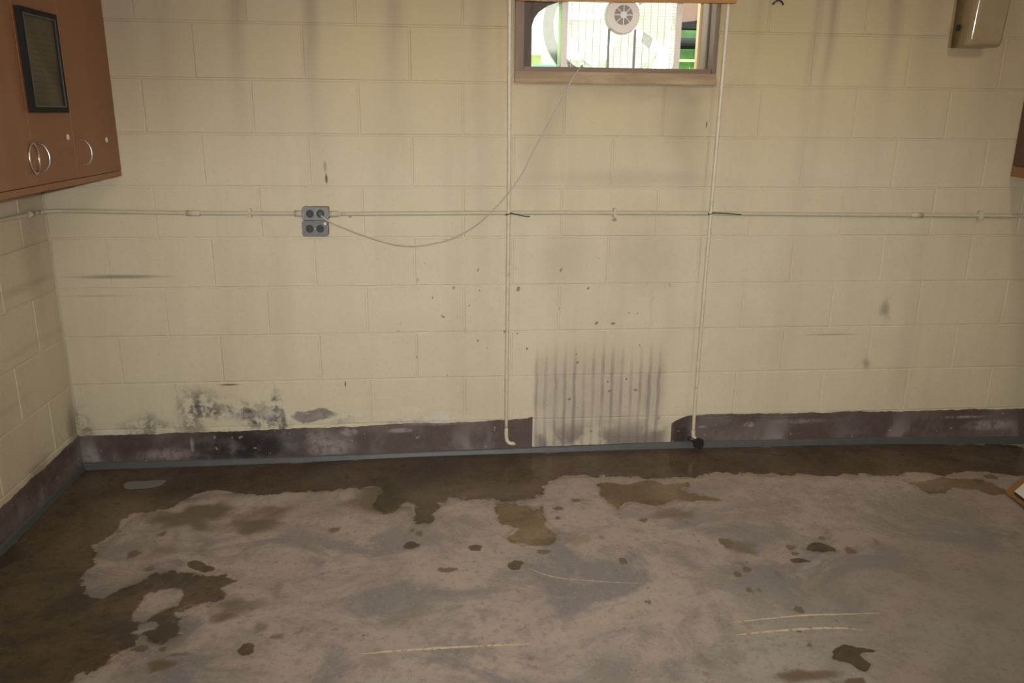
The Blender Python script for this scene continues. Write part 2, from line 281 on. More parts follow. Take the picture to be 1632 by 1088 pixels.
    col = N.mix(N.math('MULTIPLY', N.map(fine, 0.52, 0.68), 0.14), col, (0.36, 0.30, 0.19))
    N.set('Base Color', col)
    N.bump(N.math('ADD', N.noise(120, 4, 0.7), N.noise(35, 3)), 0.28, 0.0022)
    return N.m
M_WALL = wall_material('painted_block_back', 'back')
M_LEFT = wall_material('painted_block_left', 'left')
def plain_wall():
    N = NT('plain_cream_paint', 0.7); N.set('Base Color', N.mix(N.noise(3), (0.40, 0.33, 0.21), (0.5, 0.42, 0.28))); return N.m
M_PLAIN = plain_wall()
def ceiling_mat():
    N = NT('ceiling_boards', 0.8); N.set('Base Color', N.mix(N.noise(3), (0.38, 0.28, 0.18), (0.5, 0.38, 0.26))); return N.m
M_CEIL = ceiling_mat()

def floor_material():
    N = NT('damp_concrete', 0.7, 0.35)
    a = N.n('ShaderNodeAttribute', attribute_name='damp').outputs['Fac']
    s_ = N.n('ShaderNodeAttribute', attribute_name='scratch').outputs['Fac']
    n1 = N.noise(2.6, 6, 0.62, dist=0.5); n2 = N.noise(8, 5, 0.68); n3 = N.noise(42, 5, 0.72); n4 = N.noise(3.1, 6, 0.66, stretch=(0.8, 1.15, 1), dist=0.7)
    col = N.ramp(n1, [(0.30, (0.318, 0.283, 0.242)), (0.45, (0.392, 0.323, 0.269)), (0.56, (0.379, 0.300, 0.252)), (0.72, (0.290, 0.251, 0.214))])
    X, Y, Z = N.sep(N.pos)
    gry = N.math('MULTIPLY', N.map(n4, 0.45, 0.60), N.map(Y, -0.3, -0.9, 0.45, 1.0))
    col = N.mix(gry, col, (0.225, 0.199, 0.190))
    olv = N.math('MULTIPLY', N.map(N.noise(2.1, 5, 0.6), 0.52, 0.68), N.map(X, 2.0, 3.4, 0.25, 0.65))
    col = N.mix(olv, col, (0.264, 0.238, 0.178))
    pale = N.math('MULTIPLY', N.map(N.noise(1.3, 3), 0.46, 0.66), N.map(Y, -1.0, -1.35))
    col = N.mix(N.math('MULTIPLY', pale, 0.75), col, (0.388, 0.359, 0.283))
    col = N.mix(N.math('MULTIPLY', N.map(n2, 0.50, 0.66), 0.60), col, (0.225, 0.193, 0.173))
    col = N.mix(N.math('MULTIPLY', N.map(n3, 0.50, 0.70), 0.60), col, (0.194, 0.166, 0.146))
    col = N.mix(N.math('MULTIPLY', N.map(N.noise(85, 2), 0.6, 0.8), 0.40), col, (0.494, 0.422, 0.346))
    col = N.mix(N.math('MULTIPLY', N.map(N.noise(24, 2), 0.66, 0.74), 0.55), col, (0.167, 0.139, 0.110))
    col = N.mix(N.math('MULTIPLY', N.math('MULTIPLY', N.map(X, 1.5, 3.0), N.map(Y, -0.35, -1.2)), 0.62), col, (0.185, 0.172, 0.158))  # greyer concrete at lower right, also painting in the flash's falloff there
    dm = N.math('ADD', a, N.math('MULTIPLY', N.math('SUBTRACT', n2, 0.5), N.math('MULTIPLY', N.map(a, 0.02, 0.3), 0.55)))
    dmk = N.map(dm, 0.06, 0.62)
    col = N.mix(dmk, col, N.mix(N.noise(5), (0.135, 0.105, 0.060), (0.15, 0.112, 0.075)))
    col = N.mix(N.math('MULTIPLY', s_, N.map(N.noise(60, 2), 0.25, 0.6)), col, (0.50, 0.40, 0.25))
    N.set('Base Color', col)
    N.set('Roughness', N.map(dmk, 0.0, 1.0, 0.72, 0.42))
    N.bump(N.math('ADD', n3, n2), 0.25, 0.003)
    return N.m
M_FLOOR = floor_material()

def water_material(c1=(0.61, 0.565, 0.495), c2=(0.53, 0.49, 0.44)):
    """thin film of dirty water: dims what lies under it, reflects at its surface"""
    m = bpy.data.materials.new('dirty_water'); m.use_nodes = True; t = m.node_tree; t.nodes.clear()
    N = NT.__new__(NT); N.m = m; N.t = t; N._pos = None
    out = N.n('ShaderNodeOutputMaterial'); tr = N.n('ShaderNodeBsdfTransparent'); gl = N.n('ShaderNodeBsdfGlossy')
    # the film thins out raggedly towards its rim
    edge = N.n('ShaderNodeAttribute', attribute_name='depth').outputs['Fac']
    rag = N.math('ADD', N.math('MULTIPLY', N.math('SUBTRACT', N.noise(26, 6, 0.68), 0.5), 2.6), N.math('MULTIPLY', N.math('SUBTRACT', N.noise(6, 4), 0.5), 1.8))
    k = N.map(N.math('ADD', edge, rag), 0.18, 0.58)
    tint = N.mix(N.map(N.noise(3.0, 4), 0.35, 0.65), c1, c2)
    t.links.new(N.mix(k, (1, 1, 1), tint), tr.inputs[0]); gl.inputs['Roughness'].default_value = 0.16
    geo = N.n('ShaderNodeNewGeometry')
    cs = N.math('ABSOLUTE', N.vmath('DOT_PRODUCT', geo.outputs['Incoming'], geo.outputs['Normal']))
    frv = N.math('MULTIPLY', N.math('MULTIPLY_ADD', N.math('POWER', N.math('SUBTRACT', 1.0, cs), 5.0), 0.97, 0.03), k)
    b = N.n('ShaderNodeBump'); b.inputs['Strength'].default_value = 0.25; b.inputs['Distance'].default_value = 0.001
    t.links.new(N.noise(9, 3), b.inputs['Height']); t.links.new(b.outputs[0], gl.inputs['Normal'])
    ms = N.n('ShaderNodeMixShader'); t.links.new(frv, ms.inputs[0]); t.links.new(tr.outputs[0], ms.inputs[1]); t.links.new(gl.outputs[0], ms.inputs[2])
    t.links.new(ms.outputs[0], out.inputs[0])
    return m
M_WATER = water_material()
M_WATER2 = water_material((0.80, 0.75, 0.62), (0.66, 0.60, 0.48))

def band_material():
    N = NT('maroon_base_paint', 0.55, 0.4)
    X, Y, Z = N.sep(N.pos)
    n = N.noise(5, 5, 0.65); f = N.noise(30, 4, 0.7); v = N.noise(7, 4, stretch=(1, 1, 0.5))
    col = N.mix(f, (0.078, 0.052, 0.047), (0.12, 0.086, 0.076))
    col = N.mix(N.math('MULTIPLY', N.map(n, 0.42, 0.62), 0.9), col, (0.15, 0.125, 0.115))
    col = N.mix(N.math('MULTIPLY', N.map(v, 0.50, 0.68), N.map(Z, 0.18, 0.07, 0.15, 0.75)), col, (0.25, 0.225, 0.21))
    p = N.comb(X, Z, 0.0)
    mold = N.addall([N.ell(p, 0.27, 0.10, 0.24, 0.09, 0.7, 1.0), N.ell(p, 2.20, 0.11, 0.035, 0.09, 0.6, 0.8), N.ell(p, -0.2, 0.12, 0.1, 0.05, 0.6, 0.4)])
    col = N.mix(N.math('MULTIPLY', N.math('MULTIPLY', mold, N.map(Y, -0.05, -0.01)), N.map(N.noise(12, 4), 0.3, 0.55, 0.4, 1.0)), col, (0.020, 0.017, 0.016))
    wh = N.addall([N.ell(p, 0.715, 0.155, 0.035, 0.018, 0.4, 0.55), N.ell(p, 0.575, 0.14, 0.05, 0.03, 0.7, 0.35), N.ell(p, 0.63, 0.085, 0.09, 0.04, 0.8, 0.5), N.ell(p, 0.94, 0.155, 0.05, 0.010, 0.5, 0.5), N.ell(p, 0.05, 0.115, 0.008, 0.03, 0.5, 0.6), N.ell(p, 2.52, 0.14, 0.025, 0.012, 0.5, 0.6), N.ell(p, 3.70, 0.105, 0.11, 0.022, 0.6, 0.7), N.ell(p, 3.56, 0.15, 0.10, 0.006, 0.6, 0.7), N.ell(p, 1.1, 0.19, 0.12, 0.012, 0.8, 0.6), N.ell(p, 2.75, 0.15, 0.1, 0.01, 0.7, 0.35), N.ell(p, -0.06, 0.07, 0.10, 0.025, 0.8, 0.5), N.ell(p, 2.30, 0.135, 0.02, 0.006, 0.6, 0.5), N.ell(p, -0.37, 0.07, 0.03, 0.04, 0.7, 0.5)])
    col = N.mix(N.math('MULTIPLY', wh, N.map(f, 0.3, 0.6)), col, (0.40, 0.36, 0.33))
    chip = N.map(N.noise(38, 1), 0.72, 0.75)
    col = N.mix(N.math('MULTIPLY', chip, 0.6), col, (0.38, 0.32, 0.26))
    N.set('Base Color', col); N.bump(f, 0.5, 0.002); return N.m
M_BAND = band_material()
def seal_material():
    N = NT('grey_sealant', 0.5, 0.4)
    N.set('Base Color', N.mix(N.noise(14, 4), (0.062, 0.064, 0.064), (0.092, 0.094, 0.093))); N.bump(N.noise(40), 0.3, 0.002); return N.m
M_SEAL = seal_material()
def pipe_paint():
    N = NT('cream_pipe_paint', 0.45, 0.5); 
    c = N.mix(N.map(N.noise(25, 4), 0.4, 0.7), (0.60, 0.54, 0.39), (0.52, 0.47, 0.34))
    N.set('Base Color', N.mix(N.math('MULTIPLY', N.map(N.noise(60, 1), 0.72, 0.76), 0.5), c, (0.25, 0.2, 0.13))); return N.m
M_PIPE = pipe_paint()
M_COND = simple('cream_conduit_paint', (0.50, 0.45, 0.325), 0.5, var=0.1, scale=20)
def wood(name, c1, c2, rough, scale, stretch, spec=0.5):
    N = NT(name, rough, spec)
    g = N.noise(scale, 5, 0.6, stretch=stretch, dist=0.6)
    N.set('Base Color', N.mix(N.map(g, 0.3, 0.7), c1, c2)); N.bump(g, 0.08, 0.001); return N.m
M_CAB = wood('orange_wood_veneer', (0.20, 0.085, 0.032), (0.24, 0.108, 0.045), 0.45, 3, (1, 1, 0.12))
M_CABEDGE = wood('orange_wood_edge', (0.215, 0.090, 0.032), (0.26, 0.115, 0.045), 0.45, 6, (1, 0.2, 1))
M_CABDARK = wood('dark_wood_side', (0.085, 0.045, 0.025), (0.12, 0.065, 0.035), 0.45, 4, (1, 1, 0.15))
M_VAL = wood('orange_wood_board', (0.32, 0.14, 0.045), (0.42, 0.19, 0.06), 0.4, 6, (0.2, 1, 1))
M_CASING = wood('brown_casing_wood', (0.165, 0.105, 0.073), (0.24, 0.155, 0.105), 0.6, 7, (1, 1, 0.2))
M_SILL = wood('stained_sill_wood', (0.30, 0.20, 0.125), (0.46, 0.36, 0.22), 0.6, 5, (0.5, 1, 2.5))
M_SILLD = wood('dark_sill_wood', (0.17, 0.10, 0.07), (0.24, 0.15, 0.10), 0.6, 5, (0.4, 1, 2))
M_TAN = wood('tan_stop_wood', (0.55, 0.36, 0.18), (0.66, 0.45, 0.25), 0.5, 8, (1, 1, 0.2))
M_SASH = wood('dark_brown_sash', (0.07, 0.045, 0.03), (0.12, 0.075, 0.05), 0.6, 8, (1, 1, 0.3))
M_CHROME = simple('worn_chrome', (0.55, 0.53, 0.50), 0.28, 1.0, 0.1)
M_LIP = simple('dull_dark_lip', (0.10, 0.095, 0.085), 0.35, 0.6)
M_CHALK = simple('pale_plastic_bumper', (0.62, 0.58, 0.55), 0.5)
M_BLACK = simple('black_paint', (0.018, 0.017, 0.017), 0.4)
M_FRAME = simple('matt_black_frame', (0.014, 0.013, 0.012), 0.7, spec=0.2)
M_MATT = simple('matt_black_plastic', (0.012, 0.012, 0.013), 0.9, spec=0.1)
M_PATCH = simple('pale_grey_patch', (0.17, 0.165, 0.155), 0.6)
M_RUBBER = simple('black_rubber', (0.022, 0.022, 0.022), 0.35)
M_GALV = simple('grey_galvanised_steel', (0.15, 0.15, 0.152), 0.5, 0.2, 0.25, 60)
M_GALVL = simple('paler_grey_steel', (0.185, 0.187, 0.182), 0.5, 0.2, 0.25, 60)
M_SOCKET = simple('black_bakelite', (0.02, 0.019, 0.018), 0.45)
M_SLOT = simple('slot_dark', (0.004, 0.004, 0.004), 0.8)
M_PLUG = simple('grey_plug_plastic', (0.10, 0.10, 0.10), 0.4)
M_CORD = simple('dirty_white_cord', (0.44, 0.39, 0.33), 0.45)
M_RUST = simple('rusty_spot', (0.32, 0.16, 0.06), 0.8)
M_FANW = simple('off_white_fan_plastic', (0.84, 0.75, 0.68), 0.4, var=0.04)
M_FANG = simple('grey_fan_plastic', (0.30, 0.27, 0.25), 0.5)
M_WHITE = simple('white_enamel', (0.88, 0.88, 0.86), 0.4, var=0.03)
M_RING = simple('grey_ring_rubber', (0.15, 0.15, 0.135), 0.5)
M_YEL = simple('pale_yellow_card', (0.62, 0.66, 0.26), 0.6)
M_CYAN = simple('pale_turquoise_board', (0.40, 0.75, 0.72), 0.5)
M_OUT = simple('brown_timber', (0.10, 0.06, 0.04), 0.8)
M_PAPER = simple('white_sheet', (0.72, 0.74, 0.68), 0.6, var=0.04)
M_CARD = simple('brown_cardboard', (0.30, 0.155, 0.045), 0.75)
M_EDGESHADE = simple('shaded_panel_edge', (0.05, 0.035, 0.025), 0.7)  # shadow line under the white sheet, painted as a dark panel side
def blade_mat():
    N = NT('translucent_blade', 0.4); N.set('Base Color', (0.9, 0.9, 0.88))
    tl = N.n('ShaderNodeBsdfTranslucent'); tl.inputs[0].default_value = (0.92, 0.92, 0.9, 1)
    ms = N.n('ShaderNodeMixShader'); ms.inputs[0].default_value = 0.75
    o = N.t.nodes['Material Output']; N.t.links.new(N.b.outputs[0], ms.inputs[1]); N.t.links.new(tl.outputs[0], ms.inputs[2]); N.t.links.new(ms.outputs[0], o.inputs[0])
    return N.m
M_BLADE = blade_mat()
def grass_mat(name, a, b):
    N = NT(name, 0.6); N.set('Base Color', N.mix(N.map(N.noise(14, 3), 0.3, 0.7), a, b)); return N.m
M_GRASS = grass_mat('grass_blades', (0.085, 0.29, 0.03), (0.28, 0.48, 0.11))
M_SOIL = grass_mat('grassy_soil', (0.08, 0.21, 0.04), (0.14, 0.33, 0.06))
def disp_mat():
    N = NT('aged_beige_enamel', 0.17, 0.6)
    c = N.mix(N.map(N.noise(6, 4), 0.35, 0.7), (0.30, 0.235, 0.125), (0.25, 0.18, 0.095))
    N.set('Base Color', c); return N.m
M_DISP = disp_mat()
def cert_mat():
    N = NT('faded_certificate', 0.6, 0.2)
    o = N.objpos(); y, z = N.sep(o)[1:]
    ln = N.math('MULTIPLY', N.map(N.math('SINE', N.math('MULTIPLY', z, 2 * PI / 0.016)), 0.2, 0.8), N.map(N.noise(60, 2, vec=o, stretch=(1, 1, 6)), 0.42, 0.55))
    ln = N.math('MULTIPLY', ln, N.math('MULTIPLY', N.map(z, 0.10, 0.08), N.map(z, -0.11, -0.09)))
    c = N.mix(N.map(N.noise(8, 3, vec=o), 0.3, 0.7), (0.070, 0.060, 0.038), (0.105, 0.088, 0.056))
    N.set('Base Color', N.mix(N.math('MULTIPLY', ln, 0.35), c, (0.03, 0.026, 0.02)))
    return N.m
M_CERT = cert_mat()
# ------------------------------------------------------------------ floor height and data in metres
def interp(x, xs, zs):
    if x <= xs[0]: return zs[0]
    for i in range(len(xs) - 1):
        if x <= xs[i + 1]: return zs[i] + (zs[i + 1] - zs[i]) * (x - xs[i]) / (xs[i + 1] - xs[i])
    return zs[-1]
def hfloor(x, y):
    t = min(max((y + 2.6) / 2.0, 0), 1); t = t * t * (3 - 2 * t)
    return .012 + (interp(x, HX, HZ) - .012) * t
XL, XR, ZC, YB = -0.413, 3.883, 2.42, -6.0
ZW = 1.8150          # height of bed joint zero
BW, BH = 0.4064, 0.2032

# ------------------------------------------------------------------ the walls, block by block
def block_mesh(L, H, mat):
    g, c, d = 0.003, 0.0025, 0.19
    bm = bmesh.new(); a, b = L / 2 - g, H / 2 - g
    rings = []
    for (e, y) in ((c, 0.0), (0.0, c * 0.9), (0.0, d)):
        rings.append([bm.verts.new((sx * (a - e), y, sz * (b - e))) for sx, sz in ((-1, -1), (1, -1), (1, 1), (-1, 1))])
    bm.faces.new(rings[0])
    for A, C in zip(rings, rings[1:]):
        for i in range(4): bm.faces.new((A[i], A[(i + 1) % 4], C[(i + 1) % 4], C[i]))
    bm.faces.new(rings[2][::-1])
    bmesh.ops.recalc_face_normals(bm, faces=bm.faces)
    me = bpy.data.meshes.new('concrete_block'); bm.to_mesh(me); bm.free(); me.materials.append(mat); return me
wo = (1.4224, 2.235, 1.6118, 2.2214)     # window opening
bm = bmesh.new()
yj, yk = 0.0026, 0.20
box(bm, XL - .2, wo[0], yj, yk, -.1, ZC + .1); box(bm, wo[1], XR + .2, yj, yk, -.1, ZC + .1)
box(bm, wo[0], wo[1], yj, yk, -.1, wo[2]); box(bm, wo[0], wo[1], yj, yk, wo[3], ZC + .1)
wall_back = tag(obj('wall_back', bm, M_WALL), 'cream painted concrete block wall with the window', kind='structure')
cache = {}
def block(wall, mat, L, H, loc, rz, jit=0.0007):
    key = (mat.name, round(L, 3), round(H, 3))
    if key not in cache: cache[key] = block_mesh(L, H, mat)
    o = obj('concrete_block', cache[key], mat, wall)
    j = random.uniform(-jit, jit)
    o.location = (loc[0] + (j if rz else 0), loc[1] + (0 if rz else j), loc[2]); o.rotation_euler = (random.uniform(-.001, .001), 0, rz + random.uniform(-.0008, .0008))
uL, uR = XL / BW, XR / BW
for v in range(-3, 9):
    zt, zb = ZW - v * BH, ZW - (v + 1) * BH
    if v == 8: zb = 0.004
    if v == -3: zt = ZC
    js = [uL] + [k + (0.5 if v % 2 == 0 else 0.0) for k in range(-1, 11)] + [uR]
    js = sorted({round(j, 4) for j in js if uL - 1e-6 <= j <= uR + 1e-6})
    js = [j for i, j in enumerate(js) if i == 0 or j - js[i - 1] > 0.05]
    if v in (-2, -1, 0): js = sorted(set(js) | {3.5, 5.5})
    for a, b in zip(js, js[1:]):
        if v in (-2, -1, 0) and a >= 3.49 and b <= 5.51: continue
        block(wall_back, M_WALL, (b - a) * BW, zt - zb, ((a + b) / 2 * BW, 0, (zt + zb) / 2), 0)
wall_left = tag(obj('wall_left', B(XL - .2, XL - .0032, YB, 0.0, -.1, ZC + .1), M_LEFT), 'cream painted concrete block wall on the left', kind='structure')
for v in range(-3, 9):
    zt, zb = ZW - v * BH, ZW - (v + 1) * BH
    if v == 8: zb = 0.004
    if v == -3: zt = ZC
    js = [0.0] + [-(k + (0.5 if v % 2 else 0.0)) for k in range(0, 7)]
    js = sorted({j for j in js if j >= -5.5}, reverse=True)
    for a, b in zip(js, js[1:]):
        block(wall_left, M_LEFT, (a - b) * BW, zt - zb, (XL, (a + b) / 2 * BW, (zt + zb) / 2), PI / 2)
tag(obj('wall_right', B(XR, XR + .2, YB, 0.0, -.1, ZC + .1), M_PLAIN), 'cream painted wall on the right', kind='structure')
tag(obj('wall_front', B(XL - .2, XR + .2, YB - .2, YB, -.1, ZC + .1), M_PLAIN), 'cream painted wall behind the viewer', kind='structure')
tag(obj('ceiling', B(XL - .2, XR + .2, YB - .2, .2, ZC, ZC + .12), M_CEIL), 'low ceiling', kind='structure')

# ------------------------------------------------------------------ concrete floor with damp stains
import numpy as np
xs = np.linspace(XL, XR, 538)
ys = np.concatenate([np.linspace(YB, -1.9, 18)[:-1], np.linspace(-1.9, 0, 238)])
nx, ny = len(xs), len(ys)
hx = np.interp(xs, HX, HZ); tt = np.clip((ys + 2.6) / 2.0, 0, 1); tt = tt * tt * (3 - 2 * tt)
GX, GY = np.meshgrid(xs, ys); GZ = .012 + (hx[None, :] - .012) * tt[:, None]
damp = np.zeros_like(GX)
def segdist(px, py, a, b):
    dx, dy = b[0] - a[0], b[1] - a[1]; L = dx * dx + dy * dy + 1e-12
    t = np.clip(((px - a[0]) * dx + (py - a[1]) * dy) / L, 0, 1)
    return np.hypot(px - a[0] - t * dx, py - a[1] - t * dy)
def inside_np(px, py, poly):
    c = np.zeros(px.shape, bool); n = len(poly)
    for i in range(n):
        (x1, y1), (x2, y2) = poly[i], poly[(i + 1) % n]
        if y1 == y2: continue
        m = ((y1 > py) != (y2 > py)) & (px < (x2 - x1) * (py - y1) / (y2 - y1) + x1); c ^= m
    return c
for poly, k, wd in ((MAIN, 0.30, 0.06), (PB, 0.3, 0.02), (PC, 0.3, 0.02), (PD, 0.3, 0.012), (PE, 0.3, 0.015), (PK, 0.35, 0.03)):
    d = np.full(GX.shape, 9.0)
    for i in range(len(poly)): d = np.minimum(d, segdist(GX, GY, poly[i], poly[(i + 1) % len(poly)]))
    o = ~inside_np(GX, GY, poly)
    damp = np.maximum(damp, np.where(o, k * np.clip(1 - d / wd, 0, 1), k * np.clip(1 - d / .01, 0, 1)))
rs = np.random.RandomState(3)
for (cx, cy, rx, ry, s) in SPOTS:
    q = np.hypot((GX - cx) / rx, (GY - cy) / ry)
    ang = np.arctan2(GY - cy, GX - cx); ph = rs.uniform(0, 6.3, 3)
    q = q * (1 + 0.12 * np.sin(3 * ang + ph[0]) + 0.10 * np.sin(5 * ang + ph[1]) + .06 * np.sin(9 * ang + ph[2]))
    sf = 0.22 if s >= 0.6 else 0.55
    m = np.clip((1 + sf - q) / (2 * sf), 0, 1); m = m * m * (3 - 2 * m)
    damp = damp + m * s * (1.0 if s >= .6 else 1.0)
me = bpy.data.meshes.new('floor')
co = np.stack([GX, GY, GZ], -1).reshape(-1, 3).astype(np.float32)
I = np.arange(nx * ny).reshape(ny, nx)
F = np.stack([I[:-1, :-1], I[:-1, 1:], I[1:, 1:], I[1:, :-1]], -1).reshape(-1, 4)
me.from_pydata(co.tolist(), [], F.tolist())
at = me.attributes.new('damp', 'FLOAT', 'POINT'); at.data.foreach_set('value', np.clip(damp, 0, 1).reshape(-1).astype(np.float32))
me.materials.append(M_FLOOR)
for p in me.polygons: p.use_smooth = True
floor = bpy.data.objects.new('floor', me); COL.objects.link(floor); tag(floor, 'stained bare concrete floor', kind='structure')

# water lying on the floor
def inside(p, poly):
    c = False; n = len(poly)
    for i in range(n):
        (x1, y1), (x2, y2) = poly[i], poly[(i + 1) % n]
        if (y1 > p[1]) != (y2 > p[1]) and p[0] < (x2 - x1) * (p[1] - y1) / (y2 - y1) + x1: c = not c
    return c
from mathutils import noise as mnoise
def rough_edge(poly, step, amp, rnd):
    P = [Vector(p) for p in poly]; n = len(P); out = []
    for i in range(n):
        p0, p1, p2, p3 = P[i - 1], P[i], P[(i + 1) % n], P[(i + 2) % n]
        L = (p2 - p1).length; k = max(1, int(L / step))
        for q in range(k):
            t = q / k
            c = 0.5 * ((2 * p1) + (p2 - p0) * t + (2 * p0 - 5 * p1 + 4 * p2 - p3) * t * t + (3 * p1 - p0 - 3 * p2 + p3) * t ** 3)
            c = p1.lerp(p2, t).lerp(c, 0.75)
            nr = Vector((-(p2 - p1).y, (p2 - p1).x)).normalized() if L > 0 else Vector((0, 0))
            w = sum(mnoise.noise(Vector((c.x * f, c.y * f, 3.1 * f))) / s for f, s in ((9, 1.0), (22, 1.6), (55, 2.4), (120, 4.0)))
            out.append(tuple(c + nr * w * amp * 2.2))
    return out
def film(name, poly, holes=(), step=0.02, amp=0.004, mat=None, lift=0.0012, grid=0.06, rim=0.03, grow=0.0):
    rnd = None
    def outset(P, d):
        n = len(P); A = sum(P[i][0] * P[(i + 1) % n][1] - P[(i + 1) % n][0] * P[i][1] for i in range(n)); s = 1 if A > 0 else -1; o = []
        for i in range(n):
            t = (Vector(P[(i + 1) % n]) - Vector(P[i - 1])).normalized(); o.append((P[i][0] + s * t.y * d, P[i][1] - s * t.x * d))
        return o
    clampy = lambda P: [(min(max(x, XL + .004), XR - .004), min(y, -.006)) for x, y in P]
    loops = [clampy(rough_edge(outset(p, grow if i == 0 else -grow * .6), step, amp, rnd)) for i, p in enumerate((poly, *holes))]
    vs, es = [], []
    for Lp in loops:
        b = len(vs); vs += [Vector(p) for p in Lp]; es += [(b + i, b + (i + 1) % len(Lp)) for i in range(len(Lp))]
    x0, x1 = min(p[0] for p in loops[0]), max(p[0] for p in loops[0]); y0, y1 = min(p[1] for p in loops[0]), max(p[1] for p in loops[0])
    gx = x0 + grid / 2
    while gx < x1:
        gy = y0 + grid / 2
        while gy < y1:
            if inside((gx, gy), loops[0]): vs.append(Vector((gx, gy)))
            gy += grid
        gx += grid
    V, E_, Fc = delaunay_2d_cdt(vs, es, [], 0, 1e-5)[:3]
    bm = bmesh.new(); bv = [bm.verts.new((v.x, v.y, hfloor(v.x, v.y) + lift)) for v in V]
    for f in Fc:
        c = ((V[f[0]].x + V[f[1]].x + V[f[2]].x) / 3, (V[f[0]].y + V[f[1]].y + V[f[2]].y) / 3)
        if inside(c, loops[0]) and not any(inside(c, h) for h in loops[1:]): bm.faces.new([bv[i] for i in f])
    for v in [v for v in bm.verts if not v.link_faces]: bm.verts.remove(v)
    for f in bm.faces:
        if f.normal.z < 0: f.normal_flip()
    me = bpy.data.meshes.new(name); bm.to_mesh(me); bm.free(); me.materials.append(mat or M_WATER)
    for p in me.polygons: p.use_smooth = True
    q = np.array([v.co[:2] for v in me.vertices]); d = np.full(len(q), 9.0)
    for Lp in loops:
        for i in range(len(Lp)):
            a_, b_ = Lp[i], Lp[(i + 1) % len(Lp)]
            if a_[1] > -.03 and b_[1] > -.03: continue          # the side held by the wall has no rim
            if a_[0] < XL + .03 and b_[0] < XL + .03: continue
            d = np.minimum(d, segdist(q[:, 0], q[:, 1], a_, b_))
    at = me.attributes.new('depth', 'FLOAT', 'POINT'); at.data.foreach_set('value', np.clip(d / rim, 0, 2.2).astype(np.float32))
    o = bpy.data.objects.new(name, me); COL.objects.link(o); return o
G = 'puddles on the concrete floor'
PK = [(x, y - .012) for x, y in PK]; PC = [(x, y - .022) for x, y in PC]
tag(film('puddle', MAIN, (HOLE1, HOLE2), step=.012, amp=.012, grid=.028, rim=.035, grow=.012), 'long dark puddle along the foot of both walls', 'puddle', G)
for poly, lab in ((PB, 'ragged olive puddle below the black-knobbed pipe'), (PC, 'forked puddle near the far right of the wet strip'),
                  (PD, 'ragged olive puddle at the lower right, nearest the viewer'), (PE, 'flat dark puddle with a tiny speck above it, right of centre'),
                  (PF, 'thin lens-shaped puddle just below the flat dark one'), (PG, 'darkest round brown drip in the middle of the floor'),
                  (PH, 'round dark drip at lower left beside the big puddle'), (PQ, 'grey oval drip left of the pair in the middle'),
                  (PJ, 'small oval drip above and left of the darkest brown one'), (PK, 'broad faint olive puddle hanging below the wet strip at mid floor'), (PA, 'narrow spur-shaped puddle above the lobe of the big puddle')):
    tag(film('puddle', poly, step=.005, amp=.005, grid=.008, rim=.022 if poly in (PK, PB, PC) else .011, grow=.004, mat=M_WATER2 if poly in (PK, PB, PC) else M_WATER), lab, 'puddle', G)
tag(film('grey_patch', GREY, step=.012, amp=.002, mat=M_PATCH, lift=.0022), 'flat grey patch in the puddle near the left corner', 'patch')  # flat pale grey shape laid over the puddle

def chalk_material():
    m = bpy.data.materials.new('pale_scrape'); m.use_nodes = True
    N = NT.__new__(NT); N.m = m; N.t = m.node_tree; N._pos = None; N.b = m.node_tree.nodes['Principled BSDF']
    N.set('Base Color', (0.60, 0.50, 0.32)); N.set('Roughness', 0.8)
    N.set('Alpha', N.map(N.noise(45, 4, 0.7), 0.28, 0.50, 0.1, 0.9)); return m
M_SCR = chalk_material()
for k, (s, wd) in enumerate(zip(SCR, (.005, .0042, .0055, .0022))):
    P2 = smooth_path([(x, y, 0) for x, y in s], 10); bm = bmesh.new(); prev = None
    for i, p in enumerate(P2):
        t = (P2[min(i + 1, len(P2) - 1)] - P2[max(i - 1, 0)]).normalized(); nn = Vector((-t.y, t.x, 0)) * wd * (0.25 + 0.75 * math.sin(PI * (i + .5) / len(P2))) * random.uniform(.7, 1.2)
        a, b = p + nn, p - nn
        q = [bm.verts.new((c.x, c.y, hfloor(c.x, c.y) + .0009)) for c in (a, b)]
        if prev: bm.faces.new((prev[0], prev[1], q[1], q[0]))
        prev = q
    obj('scrape_mark', bm, M_SCR, floor)

# ------------------------------------------------------------------ maroon base band and grey sealant
def band(name, p0, p1, nrm, tops, lab, ends=(0, 0)):
    """strip from p0 to p1 (x,y) against a wall; tops = [(t, z)]"""
    bm = bmesh.new(); a, b = Vector((*p0, 0)), Vector((*p1, 0)); L = (b - a).length; n = int(L / .012); rnd = random.Random(len(name)); rows = []
    wv = 0
    for i in range(n + 1):
        t = i / n; p = a.lerp(b, t); wv = wv * .8 + rnd.uniform(-.0022, .0022)
        zt = interp(t, [q[0] for q in tops], [q[1] for q in tops]) + wv
        if ends[0] and i < 8: zt -= 0.035 * (1 - i / 8) ** 2
        if ends[1] and n - i < 2: zt += .008
        pf = p + Vector((*nrm, 0)) * .0035
        zf = hfloor(p.x, p.y) - .004
        rows.append([bm.verts.new((p.x, p.y, zt)), bm.verts.new((pf.x, pf.y, zt - .0015)), bm.verts.new((pf.x, pf.y, (zt + zf) / 2)), bm.verts.new((pf.x, pf.y, zf))])
    for A, C in zip(rows, rows[1:]):
        for k in range(3): bm.faces.new((A[k], C[k], C[k + 1], A[k + 1]))
    bm.faces.new(rows[0][::-1]); bm.faces.new(rows[-1])
    o = obj(name, bm, M_BAND); return tag(o, lab, kind='structure')
band('baseboard_back', (XL, -.0006), (1.520, -.0006), (0, -1), [(0, .166), (.2, .169), (.5, .177), (.8, .187), (1, .193)], 'peeling maroon base band left of the bare gap', (0, 1))
